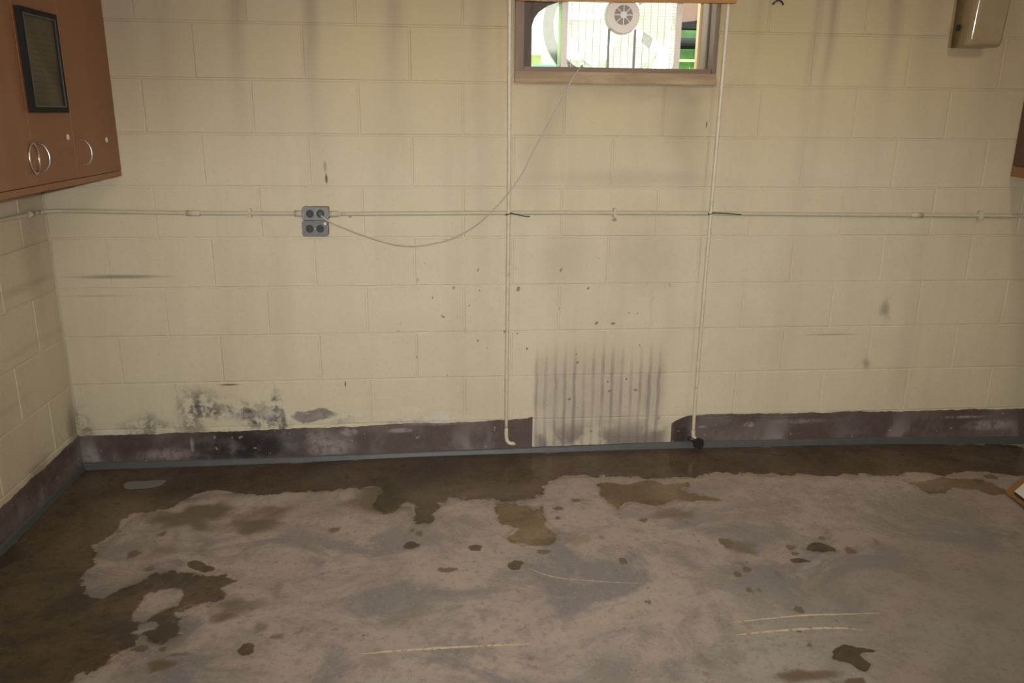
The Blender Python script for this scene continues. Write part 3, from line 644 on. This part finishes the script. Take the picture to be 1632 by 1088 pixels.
band('baseboard_back.001', (2.155, -.0006), (XR, -.0006), (0, -1), [(0, .190), (.05, .192), (.5, .188), (1, .181)], 'peeling maroon base band right of the bare gap', (1, 0))
band('baseboard_left', (XL + .0006, -2.4), (XL + .0006, 0), (1, 0), [(0, .16), (.73, .163), (1, .166)], 'peeling maroon base band along the left wall')
def cove(name, pts, nrm, zt, lab):
    bm = bmesh.new(); rows = []; rnd = random.Random(5)
    for i, (x, y) in enumerate(pts):
        z0 = hfloor(x, y); z1 = zt(x, y) + rnd.uniform(-.001, .001); hgt = z1 - z0; wd = .016 + rnd.uniform(-.0012, .0012)
        prof = [(0.003, hgt), (.006, hgt), (wd * .55, hgt * .62), (wd * .85, hgt * .25), (wd, -.003)]
        rows.append([bm.verts.new((x + nrm[0] * d, y + nrm[1] * d, z0 + z)) for d, z in prof])
    for A, C in zip(rows, rows[1:]):
        for k in range(4): bm.faces.new((A[k], C[k], C[k + 1], A[k + 1]))
    return tag(obj(name, bm, M_SEAL, smooth=True), lab, kind='structure')
ZT = lambda x, y: interp(x, [-.41, -.1, .225, .5, .98, 1.3, 1.67, 1.88, 2.2, 2.39, 3.1, 3.88], [.046, .045, .045, .047, .054, .057, .061, .063, .066, .064, .060, .044])
cove('trim_1', [(XL + (XR - XL) * i / 260, -.0006) for i in range(261)], (0, -1), ZT, 'grey sealant bead along the foot of the back wall')
cove('trim_2', [(XL + .0006, -2.4 + 2.4 * i / 150) for i in range(151)], (1, 0), lambda x, y: hfloor(x, y) + .03, 'grey sealant bead along the foot of the left wall')

# ------------------------------------------------------------------ window
win = tag(empty('window_1', (1.83, 0, 1.6118)), 'small wood-lined basement window high in the wall', kind='structure')
def wp(name, bm, mat):
    o = obj(name, bm, mat, win); o.matrix_parent_inverse = Matrix.Translation((-1.83, 0, -1.6118)); return o
wp('left_jamb', B(1.4228, 1.4585, -.012, .2, 1.613, 2.221, .002), M_CASING)
wp('right_jamb', B(2.2175, 2.2345, -.012, .165, 1.613, 2.221, .002), M_CASING)
wp('stop', B(2.2085, 2.2345, .166, .2, 1.63, 2.221, .001), M_TAN)
wp('inner_stop', B(2.2105, 2.217, .06, .085, 1.676, 2.221, .001), M_CASING)
bm = bmesh.new(); prism(bm, [(0.0, 1.612), (-.030, 1.612), (-.034, 1.618), (-.018, 1.656), (0.0, 1.656)], 'x', 1.4228, 2.2345); wp('sill_board', bm, M_SILL)
wp('sill_rail', B(1.459, 2.217, -.006, .045, 1.645, 1.6745, .002), M_SILLD)
wp('sill_liner', B(1.459, 2.217, .0, .2, 1.6125, 1.631), M_SILL)
wp('head_jamb', B(1.459, 2.217, -.012, .2, 2.20, 2.221), M_CASING)
wp('sash_stile', B(1.459, 1.508, .16, .195, 1.631, 2.2, .002), M_SASH)
bm = bmesh.new(); prism(bm, [(1.508, 1.838), (1.518, 1.868), (1.535, 1.892), (1.575, 1.920), (1.64, 1.942), (1.66, 1.96), (1.66, 2.2), (1.508, 2.2)], 'y', .165, .19); wp('sash_corner', bm, M_SASH)
val = tag(empty('window_board', (1.85, -.06, 1.92)), 'orange wood board across the top of the window', 'board')
R_ = Matrix.Translation((1.85, -.06, 1.9095)) @ Matrix.Rotation(-.0095, 4, 'Y')
def vp(name, bm, mat):
    o = obj(name, bm, mat, val); o.matrix_parent_inverse = Matrix.Translation((-1.85, .06, -1.92)); return o
vp('front_board', B(-.43, .425, -.012, .010, 0, .26, .002, R_), M_VAL)
vp('bracket', B(1.46, 1.49, -.05, -.013, 2.06, 2.16, .002), M_CASING); vp('bracket', B(2.19, 2.215, -.05, -.013, 2.06, 2.16, .002), M_CASING)

# box fan standing in the window opening
FX, FZ, FY = 1.858, 1.875, .055; hw = .243
fan = tag(empty('box_fan', (FX, FY, FZ - hw)), 'white box fan standing in the window, seen from its motor side', 'fan')
def fp(name, bm, mat, par=None, smooth=False):
    o = obj(name, bm, mat, par or fan, smooth=smooth)
    if not par: o.location = (0, 0, hw)
    return o
bm = bmesh.new(); frame_ring(bm, rrect(hw, hw, .055, 7), rrect(hw - .024, hw - .024, .045, 7), 'y', 0, .10); fp('housing', bm, M_FANW)
bm = bmesh.new()
for k in range(-18, 19):
    z = k * .0118; e = hw - .024 - max(0, abs(z) - (hw - .069)) * .6
    box(bm, -e, e, .004, .007, z - .0005, z + .0005)
tag(fp('grille_bars', bm, M_FANW), kind='stuff')
bm = bmesh.new()
for k in range(-7, 8):
    x = k * .029
    if abs(k) == 2: continue
    e = hw - .024 - max(0, abs(x) - (hw - .069)) * .6
    box(bm, x - .0006, x + .0006, .001, .006, -e, e)
tag(fp('grille_uprights', bm, M_FANW), kind='stuff')
for sx in (-.051, .055): fp('strut', B(sx - .004, sx + .004, -.001, .012, -hw + .02, -.05, .001), M_FANG); fp('strut', B(sx - .004, sx + .004, -.001, .012, .05, hw - .02, .001), M_FANG)
bm = bmesh.new(); disc(bm, (0, .0, 0), .072, .03, r2=.066, seg=40); hub = fp('motor_hub', bm, M_FANW)
bm = bmesh.new(); disc(bm, (0, -.0155, 0), .037, .004, seg=32); fp('vent_recess', bm, M_FANG, hub)
bm = bmesh.new(); disc(bm, (0, -.018, 0), .013, .006, seg=24)
for k in range(8):
    a = k * PI / 4; box(bm, .012, .037, -.0205, -.017, -.0016, .0016, mx=Matrix.Rotation(a, 4, 'Y'))
fp('vent_spokes', bm, M_FANW, hub)
for k in range(5):
    a0 = k * 2 * PI / 5; bm = bmesh.new(); G2 = []
    for i in range(7):
        r = .05 + .165 * i / 6; row = []
        for j in range(7):
            t = j / 6; a = a0 + (t - .5) * (1.0 + .1 * i / 6) ; yy = .055 + (t - .5) * .05
            row.append((r * math.cos(a), yy, r * math.sin(a)))
        G2.append(row)
    for off in (0, .0015):
        pass
    va = [[bm.verts.new(p) for p in row] for row in G2]; vb = [[bm.verts.new((p[0], p[1] + .0018, p[2])) for p in row] for row in G2]
    for i in range(6):
        for j in range(6):
            bm.faces.new((va[i][j], va[i + 1][j], va[i + 1][j + 1], va[i][j + 1])); bm.faces.new((vb[i][j + 1], vb[i + 1][j + 1], vb[i + 1][j], vb[i][j]))
    fp('blade', bm, M_BLADE, smooth=True)

# ------------------------------------------------------------------ outside the window
bm = bmesh.new()
prof = [(.2, 1.655), (.95, 1.66), (1.9, 2.75), (6, 5.2), (6, 1.0), (.2, 1.0)]
prism(bm, prof, 'x', -2.0, 7.0); tag(obj('ground', bm, M_SOIL), 'grassy bank outside the window', kind='structure')
bm = bmesh.new(); rnd = random.Random(11)
for k in range(5200):
    x = rnd.uniform(1.2, 3.3); y = rnd.uniform(.80, 1.75)
    if .92 < y < 1.20 or (y < .93 and x < 2.3): continue
    z = 1.66 if y < .95 else 1.66 + (y - .95) * 1.147
    hgt = rnd.uniform(.03, .085); wd = rnd.uniform(.003, .0055); a = rnd.uniform(0, PI); lx, ly = rnd.uniform(-.03, .03), rnd.uniform(-.05, .01)
    dx, dy = math.cos(a) * wd, math.sin(a) * wd
    v = [bm.verts.new(c) for c in ((x - dx, y - dy, z - .01), (x + dx, y + dy, z - .01), (x + lx * .4 + dx * .7, y + ly * .4 + dy * .7, z + hgt * .6), (x + lx * .4 - dx * .7, y + ly * .4 - dy * .7, z + hgt * .6), (x + lx, y + ly, z + hgt))]
    bm.faces.new((v[0], v[1], v[2], v[3])); bm.faces.new((v[3], v[2], v[4]))
tag(obj('grass', bm, M_GRASS), 'bright green grass on the bank outside the window', 'grass', kind='stuff')
tag(obj('edging_bar', T([(1.6, .97, 1.852), (3.4, .97, 1.852)], .027, seg=14), M_MATT), 'black horizontal bar across the grass outside', 'bar')
bm = bmesh.new(); prism(bm, [(1.9, 1.925), (3.4, 1.925), (3.4, 2.03), (2.52, 1.985), (2.44, 1.962), (2.38, 1.955), (1.9, 1.955)], 'y', .98, 1.03); tag(obj('edging_board', bm, M_MATT), 'black board above the bar outside the window', 'board')
tag(obj('timber', B(1.9, 3.4, 1.04, 1.12, 1.93, 2.16, .006), M_OUT), 'brown timber behind the black board outside', 'timber')
tag(obj('glare_board', B(1.98, 2.262, .80, .82, 1.661, 2.25, .004), M_WHITE), 'white board added for the glare behind the right half of the fan', 'board')  # upright added so bright white glare shows through the fan
dr = tag(empty('drum', (1.873, .6, 1.66)), 'round white drum lying behind the box fan', 'drum')
bm = bmesh.new(); disc(bm, (0, .09, .235), .310, .16, seg=56); 
bm2 = bm; obj('shell', bm2, M_WHITE, dr)
def torus(R, r, y, seg=56):
    return T([(R * math.cos(2 * PI * k / seg), y, .235 + R * math.sin(2 * PI * k / seg)) for k in range(seg)], r, seg=10, closed=True)
obj('rim', torus(.300, .012, .01), M_WHITE, dr, smooth=True)
bm = bmesh.new(); n = 56
frame_ring(bm, [(.262 * math.cos(2 * PI * k / n), .235 + .262 * math.sin(2 * PI * k / n)) for k in range(n)], [(.212 * math.cos(2 * PI * k / n), .235 + .212 * math.sin(2 * PI * k / n)) for k in range(n)], 'y', .002, .012)
obj('ring_band', bm, M_RING, dr)
tag(obj('small_box', B(1.500, 1.583, .43, .49, 1.706, 1.748, .002), M_YEL), 'pale yellow-green box on the turquoise board outside', 'box')
tag(obj('ledge_board', B(1.44, 1.69, .40, .52, 1.658, 1.705, .002), M_CYAN), 'pale turquoise board under the yellow-green box', 'board')

# ------------------------------------------------------------------ conduits and pipes
PR = .0082
c1 = tag(empty('conduit', (.15, -.012, 1.103)), 'painted conduit running from the left wall to the outlet boxes', 'conduit', 'painted conduits along the walls')
def part(root, name, bm, mat, smooth=False):
    o = obj(name, bm, mat, root, smooth=smooth); o.matrix_parent_inverse = Matrix.Translation(-root.location); return o
path = [(XL + .012, -2.4, 1.125), (XL + .012, -.6, 1.122), (XL + .012, -.13, 1.116), (XL + .016, -.07, 1.115), (XL + .038, -.030, 1.114), (XL + .075, -.013, 1.113), (XL + .14, -.011, 1.112), (-.107, -.011, 1.109), (.15, -.011, 1.104), (.545, -.020, 1.103), (.572, -.022, 1.103)]
part(c1, 'tube', T(smooth_path(path, 5), PR), M_COND, True)
part(c1, 'coupling', T([(.125, -.0115, 1.1045), (.175, -.0115, 1.1035)], .0115, seg=14), M_COND, True)
part(c1, 'coupling', T([(XL + .012, -.165, 1.1165), (XL + .012, -.125, 1.1155)], .0112, seg=14), M_COND, True)
part(c1, 'box_connector', T([(.545, -.020, 1.103), (.577, -.022, 1.103)], .0125, seg=14), M_COND, True)
part(c1, 'strap', B(.36, .375, -.021, 0, 1.086, 1.121, .003), M_COND)
c2 = tag(empty('conduit', (2.2, -.012, 1.1)), 'painted conduit running from the outlet boxes to the right', 'conduit', 'painted conduits along the walls')
path = [(.683, -.022, 1.101), (.72, -.020, 1.101), (.80, -.012, 1.1005), (1.408, -.0105, 1.104), (1.847, -.0105, 1.1035), (2.25, -.0105, 1.101), (2.858, -.0105, 1.095), (3.284, -.0105, 1.092), (XR - .004, -.0105, 1.086)]
part(c2, 'tube', T(smooth_path(path, 5), PR), M_COND, True)
part(c2, 'box_connector', T([(.680, -.022, 1.101), (.716, -.0205, 1.101)], .0125, seg=14), M_COND, True)
part(c2, 'coupling', T([(3.15, -.0105, 1.093), (3.20, -.0105, 1.0925)], .0108, seg=14), M_COND, True)
part(c2, 'strap', B(3.455, 3.475, -.021, 0, 1.072, 1.110, .003), M_COND); part(c2, 'strap', B(1.84, 1.853, -.021, 0, 1.085, 1.123, .003), M_COND)
p1 = tag(empty('water_pipe', (1.402, -.033, .1)), 'thin cream pipe left of the window ending in a bent foot', 'pipe', 'thin cream pipes down the wall')
part(p1, 'tube', T(smooth_path([(1.398, -.030, ZC), (1.400, -.031, 1.69), (1.402, -.033, 1.33), (1.401, -.034, .8), (1.400, -.034, .40), (1.4005, -.034, .16)], 4), .0078), M_PIPE, True)
part(p1, 'elbow', T(smooth_path([(1.4005, -.034, .165), (1.401, -.034, .125), (1.406, -.035, .104), (1.418, -.037, .094), (1.432, -.040, .094), (1.437, -.041, .098)], 5), [.0088] * 21 + [.0095] * 5, seg=12), M_PIPE, True)
p2 = tag(empty('water_pipe', (2.25, -.033, .1)), 'thin cream pipe right of the window ending at a black knob', 'pipe', 'thin cream pipes down the wall')
part(p2, 'tube', T(smooth_path([(2.258, -.032, ZC), (2.256, -.033, 1.9), (2.253, -.034, 1.46), (2.248, -.034, .8), (2.246, -.034, .27), (2.2475, -.034, .125)], 4), .0078), M_PIPE, True)
part(p2, 'elbow', T(smooth_path([(2.2475, -.034, .13), (2.249, -.035, .106), (2.255, -.038, .094), (2.262, -.045, .087)], 5), .0092, seg=12), M_PIPE, True)
k = part(p2, 'valve_body', T([(2.225, -.03, .089), (2.238, -.032, .091), (2.262, -.045, .084)], [.008, .011, .012], seg=14), M_RUBBER, True)
bm = bmesh.new(); disc(bm, (0, 0, 0), .0225, .016, seg=28, r2=.019); disc(bm, (0, -.010, 0), .006, .006, seg=14)
for q in range(10):
    a = q * PI / 5; disc(bm, (.0215 * math.cos(a), 0, .0215 * math.sin(a)), .0045, .014, seg=8)
o = obj('knob', bm, M_RUBBER, p2); o.matrix_parent_inverse = Matrix.Translation(-p2.location); o.location = (2.267, -.060, .078)
# wire ties where the pipes cross the conduit
def tie(cx, cy, cz, tail, lab):
    t = tag(empty('wire_tie', (cx, cy, cz)), lab, 'wire tie', 'wire ties at the pipe crossings')
    part(t, 'loop', T([(cx + .0108 * math.cos(a), cy + .0108 * math.sin(a), cz + .004 * math.cos(a)) for a in [2 * PI * i / 16 for i in range(16)]], .0022, seg=6, closed=True), M_BLACK, True)
    part(t, 'tail', T(smooth_path(tail, 4), .0022, seg=6), M_BLACK, True)
tie(1.4015, -.034, 1.102, [(1.410, -.042, 1.107), (1.43, -.042, 1.102), (1.46, -.038, 1.095), (1.475, -.034, 1.0915), (1.489, -.032, 1.0915)], 'black wire tie with a short tail on the left pipe')
tie(2.250, -.034, 1.103, [(2.258, -.043, 1.107), (2.30, -.038, 1.105), (2.345, -.032, 1.101), (2.384, -.028, 1.0975)], 'black wire tie with a long tail on the right pipe')

# ------------------------------------------------------------------ outlet boxes and the cord
def outlet(x0, x1, z0, z1, lab, mat, plugged):
    cx, cz = (x0 + x1) / 2, (z0 + z1) / 2; w2, h2 = (x1 - x0) / 2, (z1 - z0) / 2
    r = tag(empty('outlet_box', (cx, 0, cz)), lab, 'outlet box', 'grey outlet boxes on the wall')
    bm = bmesh.new(); prism(bm, rrect(w2 - .001, h2 - .001, .006), 'y', 0, -.040); obj('box_body', bm, mat, r)
    bm = bmesh.new(); prism(bm, rrect(w2, h2, .009), 'y', -.040, -.043); prism(bm, rrect(w2 - .003, h2 - .003, .008), 'y', -.043, -.0445); c = obj('cover_plate', bm, mat, r)
    for s in (-1, 1):
        bm = bmesh.new(); disc(bm, (s * .0205, -.0455, 0), .0158, .004, seg=24); so = obj('socket', bm, M_SOCKET, r)
        bm = bmesh.new()
        box(bm, s * .0205 - .007, s * .0205 - .0055, -.0480, -.0474, -.004, .004); box(bm, s * .0205 + .0055, s * .0205 + .007, -.0480, -.0474, -.004, .004)
        obj('slots', bm, M_SLOT, so)
    bm = bmesh.new(); disc(bm, (0, -.0452, 0), .003, .002, seg=12); obj('screw', bm, M_CHROME, r)
    if not plugged:
        bm = bmesh.new(); disc(bm, (w2 - .010, -.0452, h2 - .012), .006, .0012, seg=14, r2=.005); obj('paint_drip', bm, M_CHALK, r)
    else:
        bm = bmesh.new(); prism(bm, rrect(.006, .006, .003), 'y', -.0445, -.0452); o = obj('rust_spot', bm, M_RUST, r); o.location = (w2 - .004, .0, h2 - .003)
outlet(.577, .681, 1.0785, 1.1315, 'upper grey outlet box with a cord plugged in', M_GALVL, True)
outlet(.5745, .6755, 1.014, 1.0770, 'lower grey outlet box with two empty sockets', M_GALV, False)
cd = tag(empty('power_cord', (.648, -.06, 1.10)), 'dirty white cord sagging from the fan to the upper outlet box', 'cord')
part(cd, 'plug', T([(.6495, -.0482, 1.105), (.6495, -.058, 1.105), (.651, -.066, 1.103), (.655, -.070, 1.100)], [.0135, .0135, .011, .006], seg=18), M_PLUG, True)
pts = [(.653, -.068, 1.101), (.660, -.070, 1.096), (.684, -.068, 1.076), (.732, -.055, 1.053), (.793, -.042, 1.025), (.866, -.034, .998), (.941, -.03, .977), (1.017, -.028, .971), (1.093, -.028, .981), (1.169, -.030, 1.001), (1.259, -.034, 1.049), (1.322, -.040, 1.104), (1.393, -.050, 1.180), (1.448, -.050, 1.255), (1.492, -.046, 1.341), (1.546, -.040, 1.44), (1.606, -.034, 1.546), (1.645, -.036, 1.625), (1.662, -.032, 1.650), (1.688, -.008, 1.6785), (1.697, .03, 1.680), (1.70, .052, 1.66)]
part(cd, 'cable', T(smooth_path(pts, 6), .0030, seg=8), M_CORD, True)
tag(obj('wall_hook', T(smooth_path([(2.446, -.006, 1.921), (2.452, -.012, 1.930), (2.464, -.014, 1.936), (2.478, -.013, 1.931), (2.489, -.007, 1.921)], 4), .0035, seg=7), M_BLACK, smooth=True), 'small dark two-pronged hook high on the wall right of the window', 'hook')

# ------------------------------------------------------------------ left wall cabinet with the framed certificate
CX = -.106; CB, CT = 1.247, 2.30
cab = tag(empty('wall_cabinet', (XL, -1.0, CB)), 'orange wood wall cabinet with wire pulls on the left wall', 'cabinet')
part(cab, 'carcass', B(XL + .001, CX - .019, -2.0, -.004, CB + .003, CT, .001), M_CABDARK)
part(cab, 'bottom_rail', B(CX - .019, CX - .001, -2.0, -.004, CB, CB + .020, .0015), M_CABEDGE)
def handle(yc, zc, tilt=0, ring=False):
    bm = bmesh.new(); hh = .042
    pts = [(CX - .002, yc, zc + hh), (CX + .008, yc, zc + hh), (CX + .020, yc, zc + hh * .86), (CX + .030, yc, zc + hh * .5), (CX + .034, yc, zc), (CX + .030, yc, zc - hh * .5), (CX + .020, yc, zc - hh * .86), (CX + .008, yc, zc - hh), (CX - .002, yc, zc - hh)]
    tube(bm, smooth_path(pts, 4), .0032, seg=8)
    if ring:
        pts = [(CX + .002, yc + .030 * math.cos(a) - .028, zc - .002 + .045 * math.sin(a)) for a in [2 * PI * i / 28 for i in range(28)]]
        tube(bm, pts, .0030, seg=8, closed=True)
    return bm
def door(y0, y1, mat, hy, lab=None, ring=False):
    d = part(cab, 'door', B(CX - .018, CX, y0 + .0008, y1 - .0008, CB + .022, CT, .0008), mat)
    for y in hy:
        obj('handle', handle(y, 1.351, ring=ring), M_CHROME, d, smooth=True)
    return d
dC = door(-.394, -.004, M_CAB, (-.345,))
dB = door(-.690, -.394, M_CAB, (-.662,), ring=True)
dA = door(-1.10, -.690, M_CAB, ())
dD = door(-1.50, -1.10, M_CAB, ()); door(-2.0, -1.5, M_CAB, ())
for d, y, z in ((dB, -.437, 1.405), (dC, -.115, 1.386)):
    bm = bmesh.new(); disc(bm, (CX + .001, y, z), .009, .003, axis='x', seg=14); obj('bumper_pad', bm, M_CHALK, d)
pic = tag(empty('framed_certificate', (CX, -.557, 1.633)), 'black framed certificate hung on the orange cabinet door', 'picture frame')
hw2, hh2 = .122, .150
bm = bmesh.new(); frame_ring(bm, [(hw2, hh2), (-hw2, hh2), (-hw2, -hh2), (hw2, -hh2)], [(hw2 - .018, hh2 - .018), (-hw2 + .018, hh2 - .018), (-hw2 + .018, -hh2 + .018), (hw2 - .018, -hh2 + .018)], 'x', .001, .016)
obj('frame', bm, M_FRAME, pic)
obj('certificate', B(.001, .008, -hw2 + .017, hw2 - .017, -hh2 + .017, hh2 - .017), M_CERT, pic)
bm = bmesh.new(); frame_ring(bm, [(hw2 - .0165, hh2 - .0165), (-hw2 + .0165, hh2 - .0165), (-hw2 + .0165, -hh2 + .0165), (hw2 - .0165, -hh2 + .0165)], [(hw2 - .0205, hh2 - .0205), (-hw2 + .0205, hh2 - .0205), (-hw2 + .0205, -hh2 + .0205), (hw2 - .0205, -hh2 + .0205)], 'x', .014, .0175)
obj('inner_lip', bm, M_LIP, pic)

# right wall cabinet, only its edge in view
RX = 3.577
cr = tag(empty('wall_cabinet', (XR, -.6, 1.258)), 'dark wood wall cabinet cut off at the right edge', 'cabinet')
part(cr, 'carcass', B(RX + .019, XR - .001, -1.2, -.004, 1.261, 2.30, .001), M_CABDARK)
part(cr, 'bottom_rail', B(RX, RX + .019, -1.2, -.004, 1.258, 1.300, .0015), M_CABEDGE)
part(cr, 'door', B(RX + .001, RX + .019, -.6, -.004, 1.302, 2.30, .0015), M_CABDARK)
part(cr, 'door', B(RX + .001, RX + .019, -1.2, -.602, 1.302, 2.30, .0015), M_CABDARK)

# ------------------------------------------------------------------ towel dispenser high on the right
dsp = tag(empty('towel_dispenser', (3.285, 0, 1.776)), 'beige metal towel dispenser high on the wall at right', 'dispenser')
bm = bmesh.new()
out = []
w0, w1, dp, rr = 3.214, 3.360, .122, .030
for cx, cy, a0 in ((w0 + rr, -dp + rr, 180), (w1 - rr * .5, -dp + rr * .5, 270)):
    r0 = rr if a0 == 180 else rr * .5
    for q in range(9): a = math.radians(a0 + 90 * q / 8); out.append((cx + r0 * math.cos(a), cy + r0 * math.sin(a)))
out = [(w0, 0)] + out + [(w1, 0)]
lv = [(1.772, .93, .85), (1.776, .965, .92), (1.786, .985, .965), (1.80, .992, .985), (1.88, 1.0, 1.04), (1.96, 1.008, 1.095), (2.12, 1.02, 1.2), (2.14, .99, 1.15)]
rows = [[bm.verts.new((3.287 + (x - 3.287) * sx, y * sy, z)) for x, y in out] for z, sx, sy in lv]
for A, C in zip(rows, rows[1:]):
    for i in range(len(out)): bm.faces.new((A[i], A[(i + 1) % len(out)], C[(i + 1) % len(out)], C[i]))
bm.faces.new(rows[0][::-1]); bm.faces.new(rows[-1])
part(dsp, 'cover', bm, M_DISP, True)
part(dsp, 'back_plate', B(3.206, 3.368, -.006, 0, 1.774, 2.15, .002), M_DISP)
bm = bmesh.new(); disc(bm, (3.2095, -.045, 1.846), .012, .008, axis='x', seg=16); box(bm, 3.203, 3.206, -.048, -.042, 1.835, 1.857)
part(dsp, 'lock', bm, M_BLACK)

# ------------------------------------------------------------------ board and sheet at the right edge of the floor
def slab(name, poly, z0, z1, mat, par=None, root=None):
    bm = bmesh.new(); prism(bm, poly, 'z', z0, z1); return bm
bd = tag(empty('cardboard_sheet', (3.6, -.6, .01)), 'brown cardboard sheet on the floor at the right edge', 'cardboard')
part(bd, 'sheet', slab('sheet', [(3.402, -.535), (3.440, -.503), (3.60, -.388), (3.76, -.55), (3.74, -.90), (3.372, -.74), (3.390, -.65)], .0305, .036, M_CARD), M_CARD)
bd2 = tag(empty('sheet_panel', (3.6, -.6, .05)), 'white sheet-topped panel lying on the brown cardboard at right', 'panel')
part(bd2, 'top_sheet', slab('top', [(3.414, -.566), (3.60, -.43), (3.72, -.56), (3.66, -.83), (3.404, -.68)], .050, .052, M_PAPER), M_PAPER)
part(bd2, 'panel_edge', slab('edge', [(3.4155, -.5665), (3.60, -.432), (3.719, -.56), (3.659, -.829), (3.405, -.679)], .036, .050, M_EDGESHADE), M_EDGESHADE)
